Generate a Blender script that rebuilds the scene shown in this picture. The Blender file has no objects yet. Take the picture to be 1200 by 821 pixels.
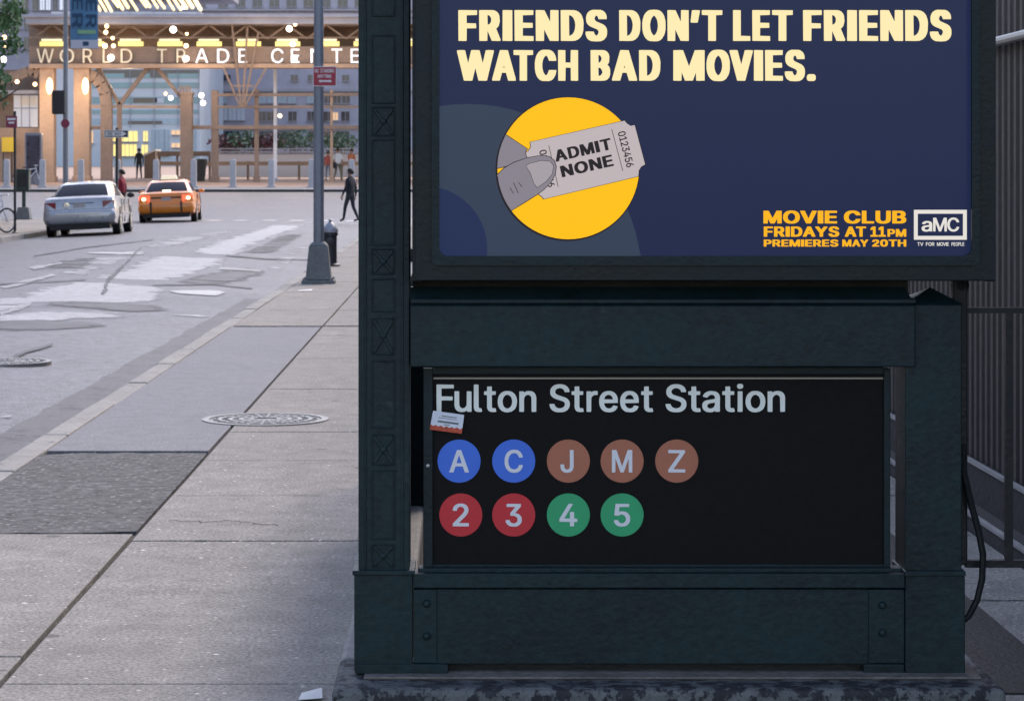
import bpy, bmesh, math, random
from mathutils import Vector, Matrix
random.seed(7)
R = math.radians
scene = bpy.context.scene
COL = scene.collection
# ---------------------------------------------------------------- camera, sky, sun, exposure
cam = bpy.data.cameras.new("camera")
cam.sensor_width = 36.0
cam.lens = 87.0
cam.shift_x = 0.05
cam.shift_y = -0.173
cam.clip_start = 0.1
cam.clip_end = 6000
cam.dof.use_dof = True
cam.dof.focus_distance = 7.3
cam.dof.aperture_fstop = 18
camo = bpy.data.objects.new("camera", cam)
camo.location = (0, 0, 1.6)
camo.rotation_euler = (R(90), 0, 0)
COL.objects.link(camo)
scene.camera = camo

EXPO = 1.62
SUN_EL, SUN_AZ = 44.0, 26.0            # soft evening light
w = bpy.data.worlds.new("World")
scene.world = w
w.use_nodes = True
nt = w.node_tree
sky = nt.nodes.new("ShaderNodeTexSky")
sky.sky_type = 'NISHITA'
sky.sun_disc = False
sky.sun_elevation = R(SUN_EL)
sky.sun_rotation = R(SUN_AZ)
sky.air_density = 1.2
sky.dust_density = 1.2
sky.ozone_density = 2.5
bg = nt.nodes["Background"]
bg.inputs[1].default_value = 0.13
tint = nt.nodes.new("ShaderNodeMix")     # white balance of the evening sky
tint.data_type = 'RGBA'
tint.blend_type = 'MULTIPLY'
tint.inputs[0].default_value = 1.0
tint.inputs[7].default_value = (1.14, .97, .89, 1)
nt.links.new(sky.outputs[0], tint.inputs[6])
nt.links.new(tint.outputs[2], bg.inputs[0])

sun = bpy.data.lights.new("sun", 'SUN')
sun.energy = 0.9
sun.angle = R(20)
sun.color = (1.0, 0.91, 0.80)
suno = bpy.data.objects.new("sun", sun)
d = Vector((math.sin(R(SUN_AZ)) * math.cos(R(SUN_EL)), math.cos(R(SUN_AZ)) * math.cos(R(SUN_EL)), math.sin(R(SUN_EL))))
suno.rotation_euler = d.to_track_quat('Z', 'Y').to_euler()
suno.location = (0, 60, 60)
COL.objects.link(suno)

scene.view_settings.view_transform = 'Standard'
scene.view_settings.look = 'None'
scene.view_settings.exposure = EXPO
scene.view_settings.gamma = 1.0
scene.view_settings.use_curve_mapping = False
scene.render.engine = 'CYCLES'
scene.cycles.use_denoising = True
scene.cycles.sample_clamp_indirect = 6.0
scene.cycles.max_bounces = 6

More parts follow.
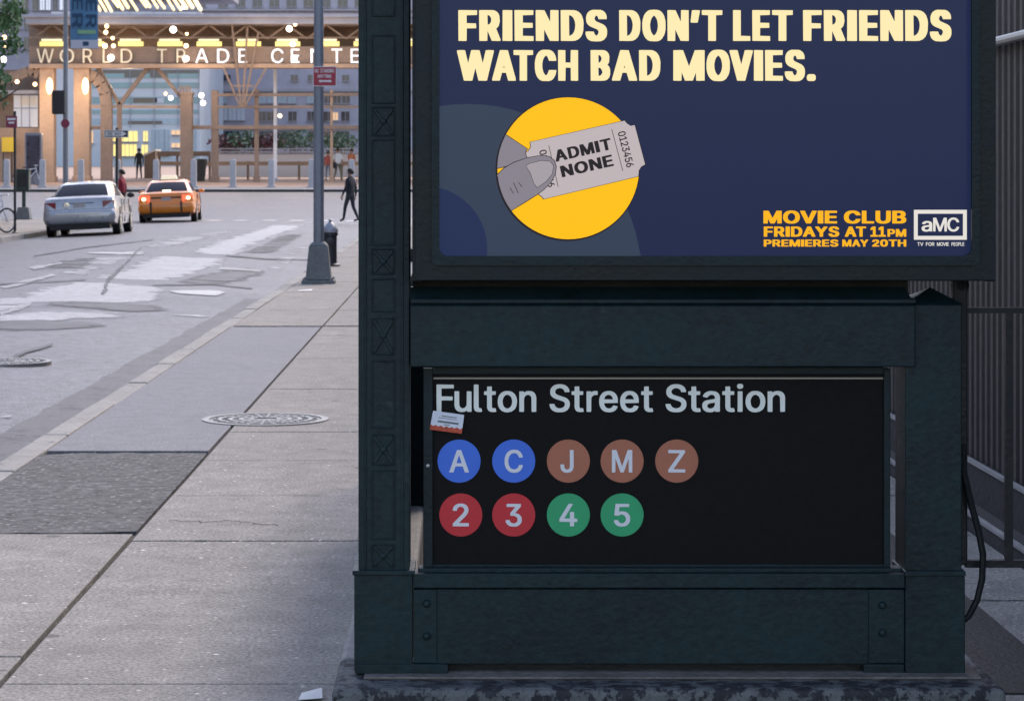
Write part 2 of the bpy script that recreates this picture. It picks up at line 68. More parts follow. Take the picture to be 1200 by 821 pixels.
GLYPHS = {"heavy":{"F":[243,[[[243,497],[39,500],[6,499],[0,495],[3,2],[69,0],[102,1],[108,5],[110,204],[226,206],[232,210],[229,284],[109,289],[108,416],[242,421]]]],"R":[277,[[[230,473],[201,493],[175,499],[39,500],[6,499],[0,495],[3,2],[69,0],[107,4],[109,164],[164,3],[237,0],[271,1],[277,5],[276,29],[221,199],[242,225],[254,247],[268,318],[262,407],[252,439]],[[139,404],[156,365],[155,314],[139,279],[124,268],[111,265],[108,416],[118,418]]]],"I":[128,[[[126,497],[40,500],[7,499],[1,495],[0,6],[5,2],[88,0],[121,1],[128,5]]]],"E":[248,[[[245,497],[39,500],[6,499],[0,495],[3,2],[209,0],[242,1],[248,5],[246,79],[108,84],[109,210],[230,213],[237,219],[234,292],[109,296],[108,416],[243,421]]]],"N":[297,[[[295,497],[228,500],[195,499],[189,495],[187,312],[114,497],[39,500],[6,499],[0,495],[3,2],[70,0],[103,1],[109,5],[110,185],[183,3],[258,0],[291,1],[297,5]]]],"D":[296,[[[238,466],[203,490],[170,499],[39,500],[6,499],[0,495],[3,2],[134,0],[186,4],[229,27],[263,69],[282,119],[292,169],[296,295],[290,347],[276,402],[263,432]],[[151,393],[169,361],[183,314],[189,261],[185,201],[174,152],[157,116],[135,93],[111,83],[108,416],[128,412]]]],"S":[278,[[[238,476],[220,491],[194,503],[97,505],[75,499],[50,484],[30,461],[16,432],[7,391],[6,348],[11,305],[23,277],[38,255],[61,235],[150,187],[162,169],[169,149],[160,108],[138,84],[119,107],[105,152],[38,155],[0,150],[1,103],[14,56],[28,32],[45,14],[76,-3],[147,-8],[204,-2],[239,21],[267,65],[277,110],[278,157],[274,195],[261,228],[248,248],[225,269],[136,318],[123,336],[115,358],[124,396],[140,414],[157,392],[168,352],[272,353],[273,385],[267,423],[256,451]]]],"O":[323,[[[268,469],[243,491],[217,502],[167,507],[108,502],[82,491],[58,469],[33,433],[19,399],[6,343],[0,284],[1,196],[10,133],[26,83],[48,43],[76,13],[103,-1],[169,-6],[210,-4],[233,3],[254,17],[274,38],[302,91],[314,130],[323,188],[323,313],[305,402],[287,441]],[[174,402],[194,370],[205,340],[214,290],[217,240],[211,185],[200,143],[182,107],[162,88],[141,111],[122,152],[111,207],[108,267],[118,332],[133,375],[160,411]]]],"T":[286,[[[286,497],[40,500],[7,499],[0,495],[2,422],[90,416],[90,6],[94,2],[159,0],[192,1],[198,5],[198,416],[286,422]]]],"L":[240,[[[107,497],[39,500],[6,499],[0,495],[0,5],[6,1],[39,0],[236,2],[240,6],[237,79],[108,84]]]],"W":[538,[[[536,497],[457,500],[419,496],[376,288],[329,498],[246,500],[213,499],[206,495],[163,288],[119,496],[81,500],[2,497],[0,476],[6,448],[101,3],[186,0],[225,4],[268,206],[314,3],[399,0],[438,4],[538,473]]]],"A":[346,[[[230,497],[152,500],[119,499],[112,495],[0,29],[2,2],[113,3],[143,128],[147,132],[202,129],[234,2],[307,0],[340,1],[346,5],[341,48]],[[173,247],[181,215],[166,212],[163,215]]]],"C":[314,[[[262,476],[241,492],[208,504],[125,505],[101,500],[75,486],[49,459],[31,428],[17,393],[5,336],[0,284],[1,195],[11,128],[28,77],[50,39],[76,13],[107,-2],[203,-5],[237,6],[260,22],[277,43],[303,98],[314,149],[312,175],[212,176],[205,172],[187,116],[173,96],[161,88],[141,111],[124,145],[110,217],[110,282],[119,336],[133,376],[161,412],[172,406],[187,385],[208,325],[274,323],[307,324],[313,328],[312,360],[301,409],[287,441]]]],"H":[293,[[[292,497],[225,500],[192,499],[185,495],[182,296],[108,299],[107,497],[39,500],[6,499],[0,495],[3,2],[69,0],[102,1],[108,5],[111,215],[185,212],[187,3],[254,0],[287,1],[293,5]]]],"B":[271,[[[232,470],[209,489],[177,499],[39,500],[6,499],[0,495],[3,2],[149,0],[201,4],[233,21],[259,57],[271,106],[271,177],[259,225],[233,262],[247,282],[257,310],[260,392],[252,435]],[[140,202],[158,170],[164,144],[162,127],[144,92],[125,82],[111,81],[108,210],[124,213]],[[137,406],[152,369],[150,339],[134,306],[111,293],[108,416],[120,418]]]],"M":[432,[[[432,497],[394,500],[296,497],[217,236],[136,496],[97,500],[0,497],[0,3],[75,0],[113,3],[116,138],[162,2],[270,3],[311,134],[316,3],[354,0],[432,3]]]],"V":[321,[[[320,497],[249,500],[210,496],[162,268],[111,495],[104,499],[71,500],[6,499],[0,495],[2,465],[106,2],[178,0],[211,1],[218,5],[321,472]]]],".":[124,[[[112,99],[98,107],[62,109],[29,108],[13,100],[0,70],[1,28],[12,6],[24,-2],[61,-4],[96,-3],[109,3],[119,17],[124,34],[124,71]]]],"\u2019":[129,[[[127,497],[56,500],[18,496],[0,323],[3,297],[60,295],[93,296],[99,300],[129,476]]]]},"wide":{"M":[560,[[[560,495],[519,500],[405,499],[397,495],[281,213],[163,495],[122,500],[1,496],[0,5],[8,1],[94,0],[134,5],[139,187],[216,4],[256,0],[341,2],[421,187],[424,5],[465,0],[559,4]]]],"O":[512,[[[450,436],[420,464],[370,491],[321,503],[265,507],[200,504],[156,495],[113,477],[72,447],[46,417],[20,371],[8,333],[0,278],[1,206],[11,154],[32,105],[59,66],[93,35],[128,15],[171,0],[210,-5],[303,-5],[341,0],[382,14],[432,46],[462,78],[489,124],[504,167],[512,227],[511,291],[498,353],[478,398]],[[332,368],[354,335],[369,284],[373,248],[364,192],[351,159],[322,121],[281,95],[258,88],[246,89],[195,116],[172,141],[154,174],[146,200],[139,249],[150,315],[169,353],[193,382],[219,400],[247,411],[261,412],[295,399]]]],"V":[505,[[[503,495],[463,500],[370,499],[362,495],[253,202],[141,495],[133,499],[42,500],[1,495],[0,468],[182,4],[286,0],[326,5],[505,469]]]],"I":[172,[[[170,495],[162,499],[42,500],[9,499],[0,492],[0,10],[6,2],[130,0],[162,1],[172,8]]]],"E":[380,[[[376,495],[335,500],[42,500],[2,495],[0,10],[4,3],[337,0],[378,5],[380,79],[373,87],[140,92],[143,208],[351,209],[361,218],[361,288],[355,296],[142,298],[140,408],[371,413],[377,421]]]],"C":[492,[[[448,439],[410,471],[368,492],[313,504],[247,507],[191,503],[136,488],[96,466],[61,436],[30,393],[10,342],[1,294],[0,221],[8,166],[26,116],[50,78],[79,46],[114,22],[166,2],[210,-5],[303,-5],[350,3],[390,17],[421,36],[450,64],[472,95],[488,133],[492,174],[487,181],[357,181],[339,142],[319,118],[290,98],[254,88],[203,110],[170,145],[149,189],[139,249],[149,311],[173,360],[206,391],[251,412],[290,402],[321,380],[341,353],[352,324],[358,319],[488,320],[492,327],[492,347],[486,374],[470,409]]]],"L":[366,[[[137,495],[129,499],[41,500],[9,499],[0,492],[0,6],[9,1],[41,0],[361,2],[366,10],[366,79],[361,87],[139,92]]]],"U":[458,[[[457,494],[449,498],[361,499],[328,498],[319,493],[315,166],[307,140],[287,114],[261,96],[232,86],[203,93],[175,111],[156,133],[143,163],[139,493],[130,498],[98,499],[10,498],[2,494],[0,153],[7,117],[17,90],[49,47],[85,21],[129,2],[181,-6],[245,-7],[299,-4],[347,8],[385,28],[420,59],[450,111],[458,156]]]],"B":[418,[[[368,453],[325,484],[271,498],[40,500],[0,495],[1,4],[40,0],[280,2],[348,20],[390,52],[405,73],[415,99],[418,170],[412,198],[399,223],[358,262],[389,298],[400,336],[400,380],[394,408]],[[263,180],[273,166],[279,143],[271,120],[254,104],[210,89],[139,91],[140,209],[219,207],[246,195]],[[246,389],[256,374],[261,356],[255,336],[238,316],[198,297],[139,298],[140,410],[200,411],[228,403]]]],"F":[374,[[[372,495],[332,500],[42,500],[2,495],[0,10],[4,3],[98,0],[138,5],[143,201],[310,201],[350,207],[352,281],[347,288],[142,291],[140,408],[368,413],[374,421]]]],"R":[426,[[[377,447],[333,480],[276,497],[40,500],[0,495],[1,4],[96,0],[136,5],[141,179],[182,177],[281,4],[385,0],[426,5],[426,34],[333,197],[370,225],[386,244],[402,276],[409,303],[407,386],[398,413]],[[253,385],[266,361],[270,341],[266,318],[254,296],[232,279],[215,273],[140,270],[139,409],[209,409],[235,399]]]],"D":[460,[[[407,427],[376,455],[349,472],[276,495],[212,500],[40,500],[0,495],[1,4],[40,0],[206,0],[279,6],[347,28],[377,47],[405,73],[426,101],[443,136],[460,214],[460,288],[451,341],[432,389]],[[280,369],[305,332],[321,267],[318,211],[305,170],[279,131],[238,103],[192,90],[141,89],[138,408],[187,411],[216,406],[245,394]]]],"A":[506,[[[326,495],[318,499],[220,500],[187,499],[178,494],[2,35],[0,10],[4,3],[43,0],[141,3],[192,130],[315,129],[362,6],[368,2],[464,0],[504,5],[506,31]],[[253,297],[282,220],[225,218],[224,225]]]],"Y":[496,[[[495,495],[455,500],[351,496],[249,342],[147,496],[42,500],[1,495],[0,468],[177,196],[178,10],[182,3],[277,0],[317,5],[319,196],[496,467]]]],"S":[433,[[[397,446],[364,475],[326,494],[283,503],[240,506],[167,505],[125,497],[83,480],[45,451],[24,418],[13,374],[16,320],[36,280],[62,255],[98,235],[258,185],[281,168],[293,144],[287,127],[272,108],[248,93],[217,83],[186,93],[165,107],[150,126],[142,155],[136,159],[5,159],[0,151],[0,128],[6,100],[22,65],[45,38],[86,12],[122,0],[169,-7],[233,-8],[320,2],[360,18],[397,46],[422,84],[433,134],[429,188],[410,224],[383,250],[349,269],[186,322],[164,338],[154,358],[159,377],[173,395],[195,408],[218,415],[244,407],[263,395],[278,378],[287,350],[292,346],[419,346],[425,354],[422,400]]]],"T":[447,[[[445,495],[405,500],[42,500],[10,499],[1,494],[0,421],[5,413],[154,408],[154,10],[159,2],[252,0],[284,1],[293,6],[294,408],[442,413],[447,421]]]],"1":[379,[[[268,495],[227,500],[122,498],[10,420],[9,336],[14,329],[84,328],[129,356],[129,90],[4,84],[0,77],[0,10],[5,2],[337,0],[370,1],[378,6],[379,77],[375,84],[269,90]]]],"P":[410,[[[377,444],[350,468],[325,482],[266,498],[40,500],[0,495],[1,4],[96,0],[136,5],[141,169],[252,170],[291,176],[334,191],[374,223],[400,267],[410,315],[405,389],[390,424]],[[249,386],[264,362],[269,329],[259,298],[249,283],[228,268],[207,260],[140,259],[139,409],[212,408]]]],"2":[389,[[[351,451],[318,480],[276,498],[242,505],[175,506],[127,502],[84,489],[47,465],[27,444],[13,420],[2,385],[0,340],[5,332],[132,332],[137,337],[143,370],[153,389],[171,406],[190,415],[225,396],[237,378],[243,355],[233,325],[208,289],[0,76],[2,4],[41,0],[346,0],[387,5],[389,79],[383,87],[194,92],[317,217],[349,256],[369,291],[379,328],[381,377],[370,420]]]],"0":[420,[[[363,454],[332,480],[290,499],[250,505],[171,505],[135,500],[98,485],[65,460],[43,433],[20,387],[5,329],[0,283],[3,188],[14,130],[34,80],[55,50],[87,21],[119,5],[155,-4],[266,-4],[305,6],[331,19],[358,41],[379,67],[402,115],[414,156],[420,214],[420,286],[416,330],[404,381],[386,421]],[[243,390],[263,359],[275,322],[283,266],[282,219],[272,166],[256,127],[234,100],[209,87],[179,109],[151,159],[139,221],[140,290],[158,358],[185,398],[212,413]]]],"H":[455,[[[455,495],[447,499],[357,500],[317,495],[312,300],[140,300],[136,495],[96,500],[8,499],[0,495],[1,4],[96,0],[136,5],[141,211],[313,210],[317,5],[357,0],[447,1],[455,5]]]],"N":[460,[[[460,495],[452,499],[364,500],[332,499],[323,494],[320,239],[147,496],[40,500],[0,495],[1,4],[97,0],[129,1],[138,6],[141,258],[312,4],[420,0],[460,5]]]]},"medium":{"F":[324,[[[323,497],[18,500],[0,496],[2,2],[74,0],[92,4],[94,210],[284,210],[302,216],[303,275],[298,280],[93,283],[93,427],[320,430],[324,435]]]],"u":[319,[[[318,374],[249,377],[231,373],[227,126],[219,106],[203,85],[182,71],[158,65],[140,67],[115,81],[100,100],[92,120],[89,141],[88,373],[70,377],[18,377],[0,373],[0,109],[15,59],[46,21],[80,3],[128,-5],[191,2],[229,23],[237,1],[301,0],[319,4]]]],"l":[154,[[[88,497],[19,500],[0,495],[0,73],[10,37],[30,14],[55,2],[110,-2],[148,3],[154,14],[142,64],[101,68],[91,88]]]],"t":[228,[[[144,462],[127,465],[58,462],[56,380],[2,374],[0,317],[6,311],[56,307],[56,81],[70,38],[92,15],[121,2],[159,-4],[206,-1],[223,2],[228,8],[217,63],[199,67],[165,66],[152,75],[147,91],[145,307],[217,313],[219,370],[214,375],[146,378]]]],"o":[361,[[[316,326],[294,348],[264,366],[233,377],[186,382],[145,380],[104,370],[72,351],[44,326],[23,295],[8,256],[0,207],[0,167],[6,127],[17,92],[35,59],[55,37],[80,17],[114,1],[154,-7],[192,-8],[259,6],[309,40],[330,66],[349,106],[361,172],[360,217],[352,260],[339,292]],[[238,285],[256,257],[269,208],[269,166],[260,127],[244,97],[215,71],[185,61],[157,65],[125,86],[107,111],[98,134],[90,197],[101,246],[122,284],[139,299],[162,310],[183,313],[202,309]]]],"n":[318,[[[283,346],[248,371],[208,380],[167,382],[134,377],[88,355],[81,375],[0,374],[0,3],[69,0],[87,4],[88,229],[91,249],[100,272],[114,291],[135,305],[161,313],[182,308],[204,296],[218,278],[227,254],[230,4],[248,0],[317,3],[318,263],[306,312]]]],"S":[381,[[[339,455],[313,476],[272,496],[226,505],[174,506],[126,499],[93,488],[61,467],[32,437],[15,399],[12,345],[21,311],[36,287],[66,260],[95,244],[255,191],[280,170],[290,147],[285,117],[267,92],[244,76],[203,64],[162,67],[125,84],[102,111],[89,145],[2,144],[0,120],[15,74],[30,51],[64,21],[103,3],[138,-5],[174,-8],[243,-5],[282,4],[312,18],[342,41],[360,63],[378,104],[381,155],[372,195],[352,223],[328,244],[291,264],[142,313],[116,333],[104,359],[109,388],[126,412],[157,429],[190,435],[219,432],[253,416],[273,394],[285,361],[371,361],[374,379],[369,406],[355,434]]]],"r":[210,[[[210,379],[170,383],[140,380],[112,373],[89,359],[81,376],[18,377],[0,373],[2,2],[70,0],[88,4],[89,236],[93,257],[107,282],[133,302],[157,309],[210,310]]]],"e":[351,[[[310,329],[285,351],[260,366],[230,377],[185,382],[144,380],[109,372],[78,356],[49,332],[24,297],[9,260],[1,220],[0,166],[6,126],[18,88],[34,60],[57,34],[87,13],[119,0],[197,-8],[245,-1],[268,7],[299,24],[319,42],[343,83],[345,97],[341,102],[288,115],[261,115],[244,88],[223,71],[192,61],[166,63],[138,75],[114,97],[98,127],[91,158],[349,164],[351,214],[345,256],[331,297]],[[230,290],[247,266],[256,240],[256,227],[92,230],[110,274],[126,292],[148,306],[183,313],[207,306]]]],"a":[323,[[[295,338],[275,356],[240,373],[159,382],[109,375],[83,366],[35,332],[12,293],[15,277],[70,261],[94,261],[125,298],[153,311],[177,314],[199,308],[216,297],[229,275],[233,252],[228,241],[215,234],[74,211],[43,196],[19,176],[4,146],[0,96],[9,60],[33,26],[72,2],[128,-8],[187,-4],[231,17],[240,2],[321,3],[323,262],[315,304]],[[233,169],[229,118],[215,93],[198,76],[169,63],[147,60],[119,67],[99,83],[92,98],[91,113],[97,131],[108,142],[148,158]]]],"i":[112,[[[98,374],[29,377],[11,371],[10,7],[15,1],[81,0],[100,5]],[[102,497],[88,508],[71,513],[39,513],[23,509],[8,496],[0,481],[0,458],[5,444],[19,428],[34,422],[58,420],[88,427],[105,441],[112,460],[111,480]]]],"A":[454,[[[277,496],[194,500],[175,495],[3,22],[0,11],[3,2],[95,3],[145,135],[311,135],[361,3],[436,0],[454,4],[451,26]],[[229,379],[287,208],[171,205],[168,211],[224,376]]]],"C":[442,[[[397,440],[365,469],[319,493],[277,503],[222,507],[167,500],[132,488],[82,457],[49,422],[23,377],[9,336],[0,273],[1,210],[11,155],[30,108],[61,63],[91,36],[128,13],[166,1],[218,-6],[271,-4],[313,5],[343,18],[378,42],[407,73],[435,127],[442,155],[439,168],[352,168],[330,120],[303,92],[260,72],[222,67],[169,86],[148,101],[129,122],[104,168],[91,232],[96,301],[117,360],[138,390],[156,406],[203,429],[244,432],[271,425],[297,412],[331,378],[352,332],[439,332],[442,346],[431,383]]]],"J":[319,[[[317,497],[246,500],[227,494],[227,146],[220,110],[207,87],[188,72],[169,65],[137,70],[118,82],[101,104],[93,138],[91,178],[18,181],[0,176],[1,117],[14,69],[33,42],[73,11],[104,-1],[148,-6],[214,-1],[266,23],[284,39],[304,68],[319,123]]]],"M":[510,[[[510,497],[412,500],[394,496],[255,137],[116,496],[98,500],[0,497],[0,3],[70,0],[89,5],[91,313],[212,7],[218,1],[232,0],[279,0],[297,4],[419,310],[420,5],[439,0],[510,3]]]],"Z":[372,[[[367,497],[18,500],[0,496],[0,435],[4,430],[256,427],[2,59],[4,2],[353,0],[371,4],[372,65],[367,70],[115,73],[368,440]]]],"2":[340,[[[294,460],[266,482],[236,497],[198,505],[150,506],[107,499],[73,485],[44,464],[21,435],[3,383],[0,351],[4,346],[88,346],[96,385],[110,409],[129,425],[159,436],[201,427],[225,409],[240,380],[242,352],[231,318],[202,276],[0,60],[2,2],[321,0],[339,4],[340,65],[335,70],[127,74],[269,225],[295,258],[320,300],[331,342],[331,382],[321,420]]]],"3":[362,[[[341,497],[42,500],[24,495],[23,436],[27,431],[219,429],[108,300],[106,242],[112,236],[185,234],[220,223],[253,197],[269,154],[265,120],[248,91],[224,75],[191,65],[155,68],[121,84],[102,106],[89,141],[2,140],[0,116],[12,76],[39,41],[77,14],[111,2],[153,-5],[194,-6],[240,-1],[275,11],[303,27],[331,53],[345,74],[357,102],[362,137],[358,186],[345,218],[319,251],[286,275],[213,295],[342,440]]]],"4":[386,[[[287,497],[215,500],[197,496],[0,161],[0,107],[4,102],[227,100],[229,7],[235,1],[316,2],[319,98],[381,101],[386,106],[385,168],[319,175],[318,315],[300,319],[248,319],[230,315],[227,172],[105,175],[287,484]]]],"5":[342,[[[319,497],[51,500],[33,495],[6,244],[77,234],[93,236],[140,259],[169,263],[186,259],[214,244],[230,227],[246,198],[253,163],[246,127],[228,94],[200,73],[174,65],[144,69],[111,89],[97,108],[86,139],[0,138],[1,103],[14,70],[46,32],[74,13],[111,-1],[154,-6],[231,1],[263,15],[288,33],[326,81],[342,132],[342,196],[329,242],[296,289],[262,315],[215,330],[170,334],[104,324],[117,429],[316,431],[321,436]]]],"W":[648,[[[648,497],[574,500],[556,496],[466,152],[376,495],[357,500],[277,498],[182,152],[93,495],[74,500],[1,497],[0,482],[131,4],[149,0],[214,0],[229,1],[234,7],[326,335],[416,5],[434,0],[516,3],[648,476]]]],"O":[461,[[[398,439],[362,470],[321,492],[277,503],[222,507],[167,500],[129,487],[82,457],[50,423],[24,379],[7,326],[0,273],[1,210],[10,160],[27,114],[56,69],[90,37],[128,13],[170,-1],[216,-6],[271,-4],[312,5],[347,20],[379,43],[410,76],[437,120],[450,158],[460,210],[461,272],[455,321],[444,360],[428,396]],[[324,388],[353,341],[368,283],[368,218],[351,154],[319,106],[280,80],[250,69],[222,67],[178,81],[148,101],[129,122],[100,183],[91,232],[91,268],[97,307],[110,346],[145,397],[181,421],[218,432],[244,432],[277,422],[303,407]]]],"R":[379,[[[327,450],[281,483],[225,498],[18,500],[0,496],[2,2],[74,0],[92,4],[95,187],[180,185],[280,2],[361,0],[379,4],[377,19],[278,201],[309,221],[335,247],[353,280],[360,310],[363,352],[358,387],[345,425]],[[248,404],[266,373],[270,336],[261,303],[246,281],[226,268],[194,260],[93,261],[94,428],[193,429],[225,420]]]],"L":[318,[[[92,497],[19,500],[5,499],[0,493],[1,4],[19,0],[315,2],[318,65],[314,70],[93,74]]]],"D":[411,[[[355,429],[325,457],[297,474],[232,495],[187,500],[0,497],[0,3],[181,0],[245,8],[284,21],[314,37],[359,78],[384,115],[399,153],[409,204],[411,266],[405,321],[394,363],[379,396]],[[277,383],[307,333],[320,272],[316,204],[294,141],[267,107],[222,82],[178,71],[94,71],[91,426],[183,429],[202,425],[241,412]]]],"T":[395,[[[395,497],[18,500],[0,496],[2,431],[152,426],[155,2],[226,0],[244,5],[245,426],[394,431]]]],"E":[330,[[[326,497],[18,500],[0,496],[2,2],[312,0],[330,4],[330,65],[326,70],[92,74],[94,217],[292,217],[307,219],[311,224],[311,282],[307,287],[94,289],[92,426],[324,430],[328,435]]]],"N":[411,[[[411,497],[338,500],[320,495],[319,155],[102,496],[84,500],[0,497],[0,3],[73,0],[91,5],[92,346],[309,4],[327,0],[411,3]]]],"0":[369,[[[315,452],[282,482],[245,499],[192,507],[144,503],[103,490],[73,469],[46,440],[27,405],[10,356],[1,296],[0,221],[7,158],[21,108],[43,64],[72,31],[102,10],[132,-1],[174,-6],[221,-4],[254,4],[297,30],[322,57],[342,91],[356,129],[367,180],[369,297],[352,385],[338,418]],[[235,412],[258,377],[275,319],[281,260],[276,187],[263,137],[244,99],[215,73],[184,64],[155,73],[136,88],[116,116],[104,144],[90,219],[94,312],[116,383],[131,407],[150,424],[186,437],[215,427]]]],"1":[329,[[[219,497],[119,499],[10,418],[10,347],[15,342],[40,343],[125,405],[129,404],[129,72],[3,67],[0,62],[3,2],[311,0],[329,4],[327,67],[221,72]]]],"6":[340,[[[275,497],[197,500],[178,495],[55,314],[10,227],[1,189],[0,145],[14,85],[31,57],[55,31],[100,4],[134,-4],[183,-6],[224,-1],[250,8],[297,41],[314,63],[331,97],[340,144],[339,185],[331,220],[310,259],[283,286],[249,304],[218,312],[159,317],[274,483]],[[222,228],[239,204],[250,168],[247,135],[236,106],[221,87],[189,67],[163,64],[140,71],[116,90],[95,127],[89,160],[101,205],[125,234],[167,252],[198,244]]]],"V":[453,[[[453,497],[376,500],[358,495],[229,121],[95,496],[77,500],[18,500],[0,496],[6,468],[179,2],[260,0],[279,5],[453,484]]]],"P":[362,[[[328,445],[284,480],[232,496],[197,500],[18,500],[0,496],[2,2],[74,0],[92,4],[94,176],[196,176],[254,185],[298,205],[333,239],[346,259],[357,292],[362,357],[353,402]],[[246,404],[262,377],[269,340],[263,304],[248,276],[225,257],[192,248],[94,248],[93,427],[192,429],[222,420]]]],"Y":[446,[[[445,497],[346,497],[224,298],[100,497],[18,500],[0,496],[0,485],[176,201],[179,2],[251,0],[269,4],[270,201],[446,485]]]],"G":[446,[[[401,435],[364,469],[320,492],[276,503],[220,507],[164,500],[121,484],[81,457],[46,419],[24,381],[8,332],[0,273],[1,210],[12,150],[32,103],[58,67],[87,38],[123,15],[166,1],[218,-6],[273,-4],[312,4],[350,20],[388,48],[410,74],[430,109],[443,150],[446,176],[443,257],[232,256],[233,191],[354,186],[344,143],[321,106],[284,80],[242,67],[216,68],[184,78],[138,110],[117,140],[104,168],[91,232],[94,289],[108,343],[136,388],[164,412],[191,425],[224,433],[262,428],[295,412],[316,394],[336,365],[352,332],[437,332],[443,336],[443,346],[435,376],[421,406]]]],"I":[124,[[[123,497],[19,500],[1,495],[0,7],[5,1],[106,0],[124,5]]]],"H":[405,[[[405,497],[332,500],[314,496],[311,291],[93,292],[91,496],[73,500],[0,497],[0,3],[73,0],[91,4],[94,220],[312,219],[314,4],[332,0],[405,3]]]],"B":[370,[[[321,454],[279,484],[228,498],[18,500],[0,496],[2,2],[209,0],[254,5],[308,23],[327,36],[350,61],[365,91],[370,119],[366,182],[357,205],[338,231],[293,261],[333,295],[345,317],[351,340],[348,403],[336,432]],[[258,191],[275,161],[280,135],[273,111],[254,88],[234,78],[205,71],[93,73],[94,218],[204,219],[234,209]],[[243,406],[257,383],[261,361],[253,329],[231,304],[186,287],[93,289],[94,428],[196,429],[222,421]]]],"U":[408,[[[406,496],[333,499],[315,495],[315,167],[311,149],[299,118],[281,96],[250,76],[214,66],[169,71],[138,87],[112,112],[97,145],[91,184],[90,495],[72,499],[18,499],[0,495],[2,137],[10,106],[25,75],[46,49],[72,27],[112,6],[153,-4],[188,-8],[254,-4],[289,4],[327,22],[355,43],[380,73],[398,109],[408,152]]]],"K":[396,[[[396,497],[288,497],[94,287],[91,496],[73,500],[0,497],[0,3],[73,0],[91,4],[92,161],[143,215],[296,3],[313,0],[396,3],[395,19],[209,281],[396,484]]]]},"light":{"W":[638,[[[638,498],[576,500],[573,497],[464,70],[355,497],[351,500],[283,499],[170,68],[63,497],[0,499],[134,2],[204,0],[208,3],[319,420],[338,333],[428,3],[431,0],[501,1]]]],"O":[445,[[[380,440],[345,470],[303,493],[256,505],[198,506],[145,494],[105,474],[73,447],[44,413],[21,370],[6,319],[0,269],[3,195],[13,153],[34,104],[65,60],[99,30],[130,12],[174,-2],[208,-7],[259,-4],[300,7],[340,27],[363,43],[399,84],[419,120],[436,170],[443,214],[445,268],[438,319],[428,359],[411,396]],[[336,398],[368,344],[382,278],[378,195],[357,133],[319,86],[270,59],[210,52],[154,67],[123,88],[101,113],[80,149],[69,180],[62,226],[62,274],[72,328],[87,366],[112,401],[135,421],[173,440],[203,447],[243,447],[273,440],[311,420]]]],"R":[358,[[[305,452],[261,484],[211,498],[0,498],[1,1],[63,3],[64,192],[180,195],[286,2],[358,2],[250,203],[286,224],[310,247],[329,277],[337,301],[343,341],[338,387],[324,426]],[[257,414],[275,382],[279,334],[270,299],[252,275],[220,257],[190,251],[64,253],[65,443],[197,442],[230,434]]]],"L":[296,[[[63,498],[3,500],[0,497],[0,3],[3,0],[293,0],[296,3],[293,56],[67,56],[64,59]]]],"D":[394,[[[335,431],[287,470],[228,493],[178,500],[0,498],[1,1],[172,0],[225,7],[265,20],[296,37],[344,82],[365,116],[381,154],[392,207],[394,262],[388,318],[376,362],[360,396]],[[288,393],[318,341],[332,278],[328,197],[318,161],[302,127],[265,87],[217,64],[170,56],[65,57],[63,442],[175,444],[207,439],[247,425]]]],"T":[378,[[[378,498],[3,500],[0,497],[3,444],[155,444],[158,441],[158,3],[161,0],[221,3],[221,441],[225,444],[376,444]]]],"A":[434,[[[253,498],[181,500],[178,497],[0,0],[65,3],[112,136],[116,140],[318,139],[369,2],[434,2]],[[218,442],[298,197],[136,195],[134,199],[213,439]]]],"C":[424,[[[378,441],[348,469],[300,494],[256,505],[214,507],[156,498],[116,481],[74,450],[48,419],[24,376],[7,324],[0,269],[2,203],[12,156],[31,108],[63,61],[95,33],[130,12],[169,-1],[209,-7],[259,-4],[304,8],[343,28],[361,42],[394,79],[415,120],[424,155],[364,158],[348,121],[330,95],[289,66],[245,53],[210,52],[154,67],[123,88],[89,131],[72,171],[62,226],[63,286],[74,336],[95,380],[131,419],[160,436],[195,446],[230,448],[266,442],[294,432],[327,408],[348,379],[363,343],[421,342],[421,360],[409,394]]]],"E":[308,[[[306,498],[0,498],[1,1],[308,2],[306,56],[66,56],[63,59],[65,224],[286,225],[289,228],[286,281],[65,282],[63,441],[66,444],[303,444]]]],"N":[395,[[[395,498],[335,500],[332,497],[333,84],[281,174],[76,497],[71,500],[0,498],[1,1],[60,0],[63,3],[61,417],[140,283],[318,3],[395,2]]]]}}

# ---------------------------------------------------------------- helpers
def P(px, py, y):
    """where the line of sight through a photo pixel meets the depth y"""
    return Vector(((px - 540.0) * y / 2900.0, y, 1.6 - (py - 203.0) * y / 2900.0))

def srgb(r, g, b):
    f = lambda c: (c / 255 / 12.92) if c / 255 <= .04045 else ((c / 255 + .055) / 1.055) ** 2.4
    return (f(r), f(g), f(b))

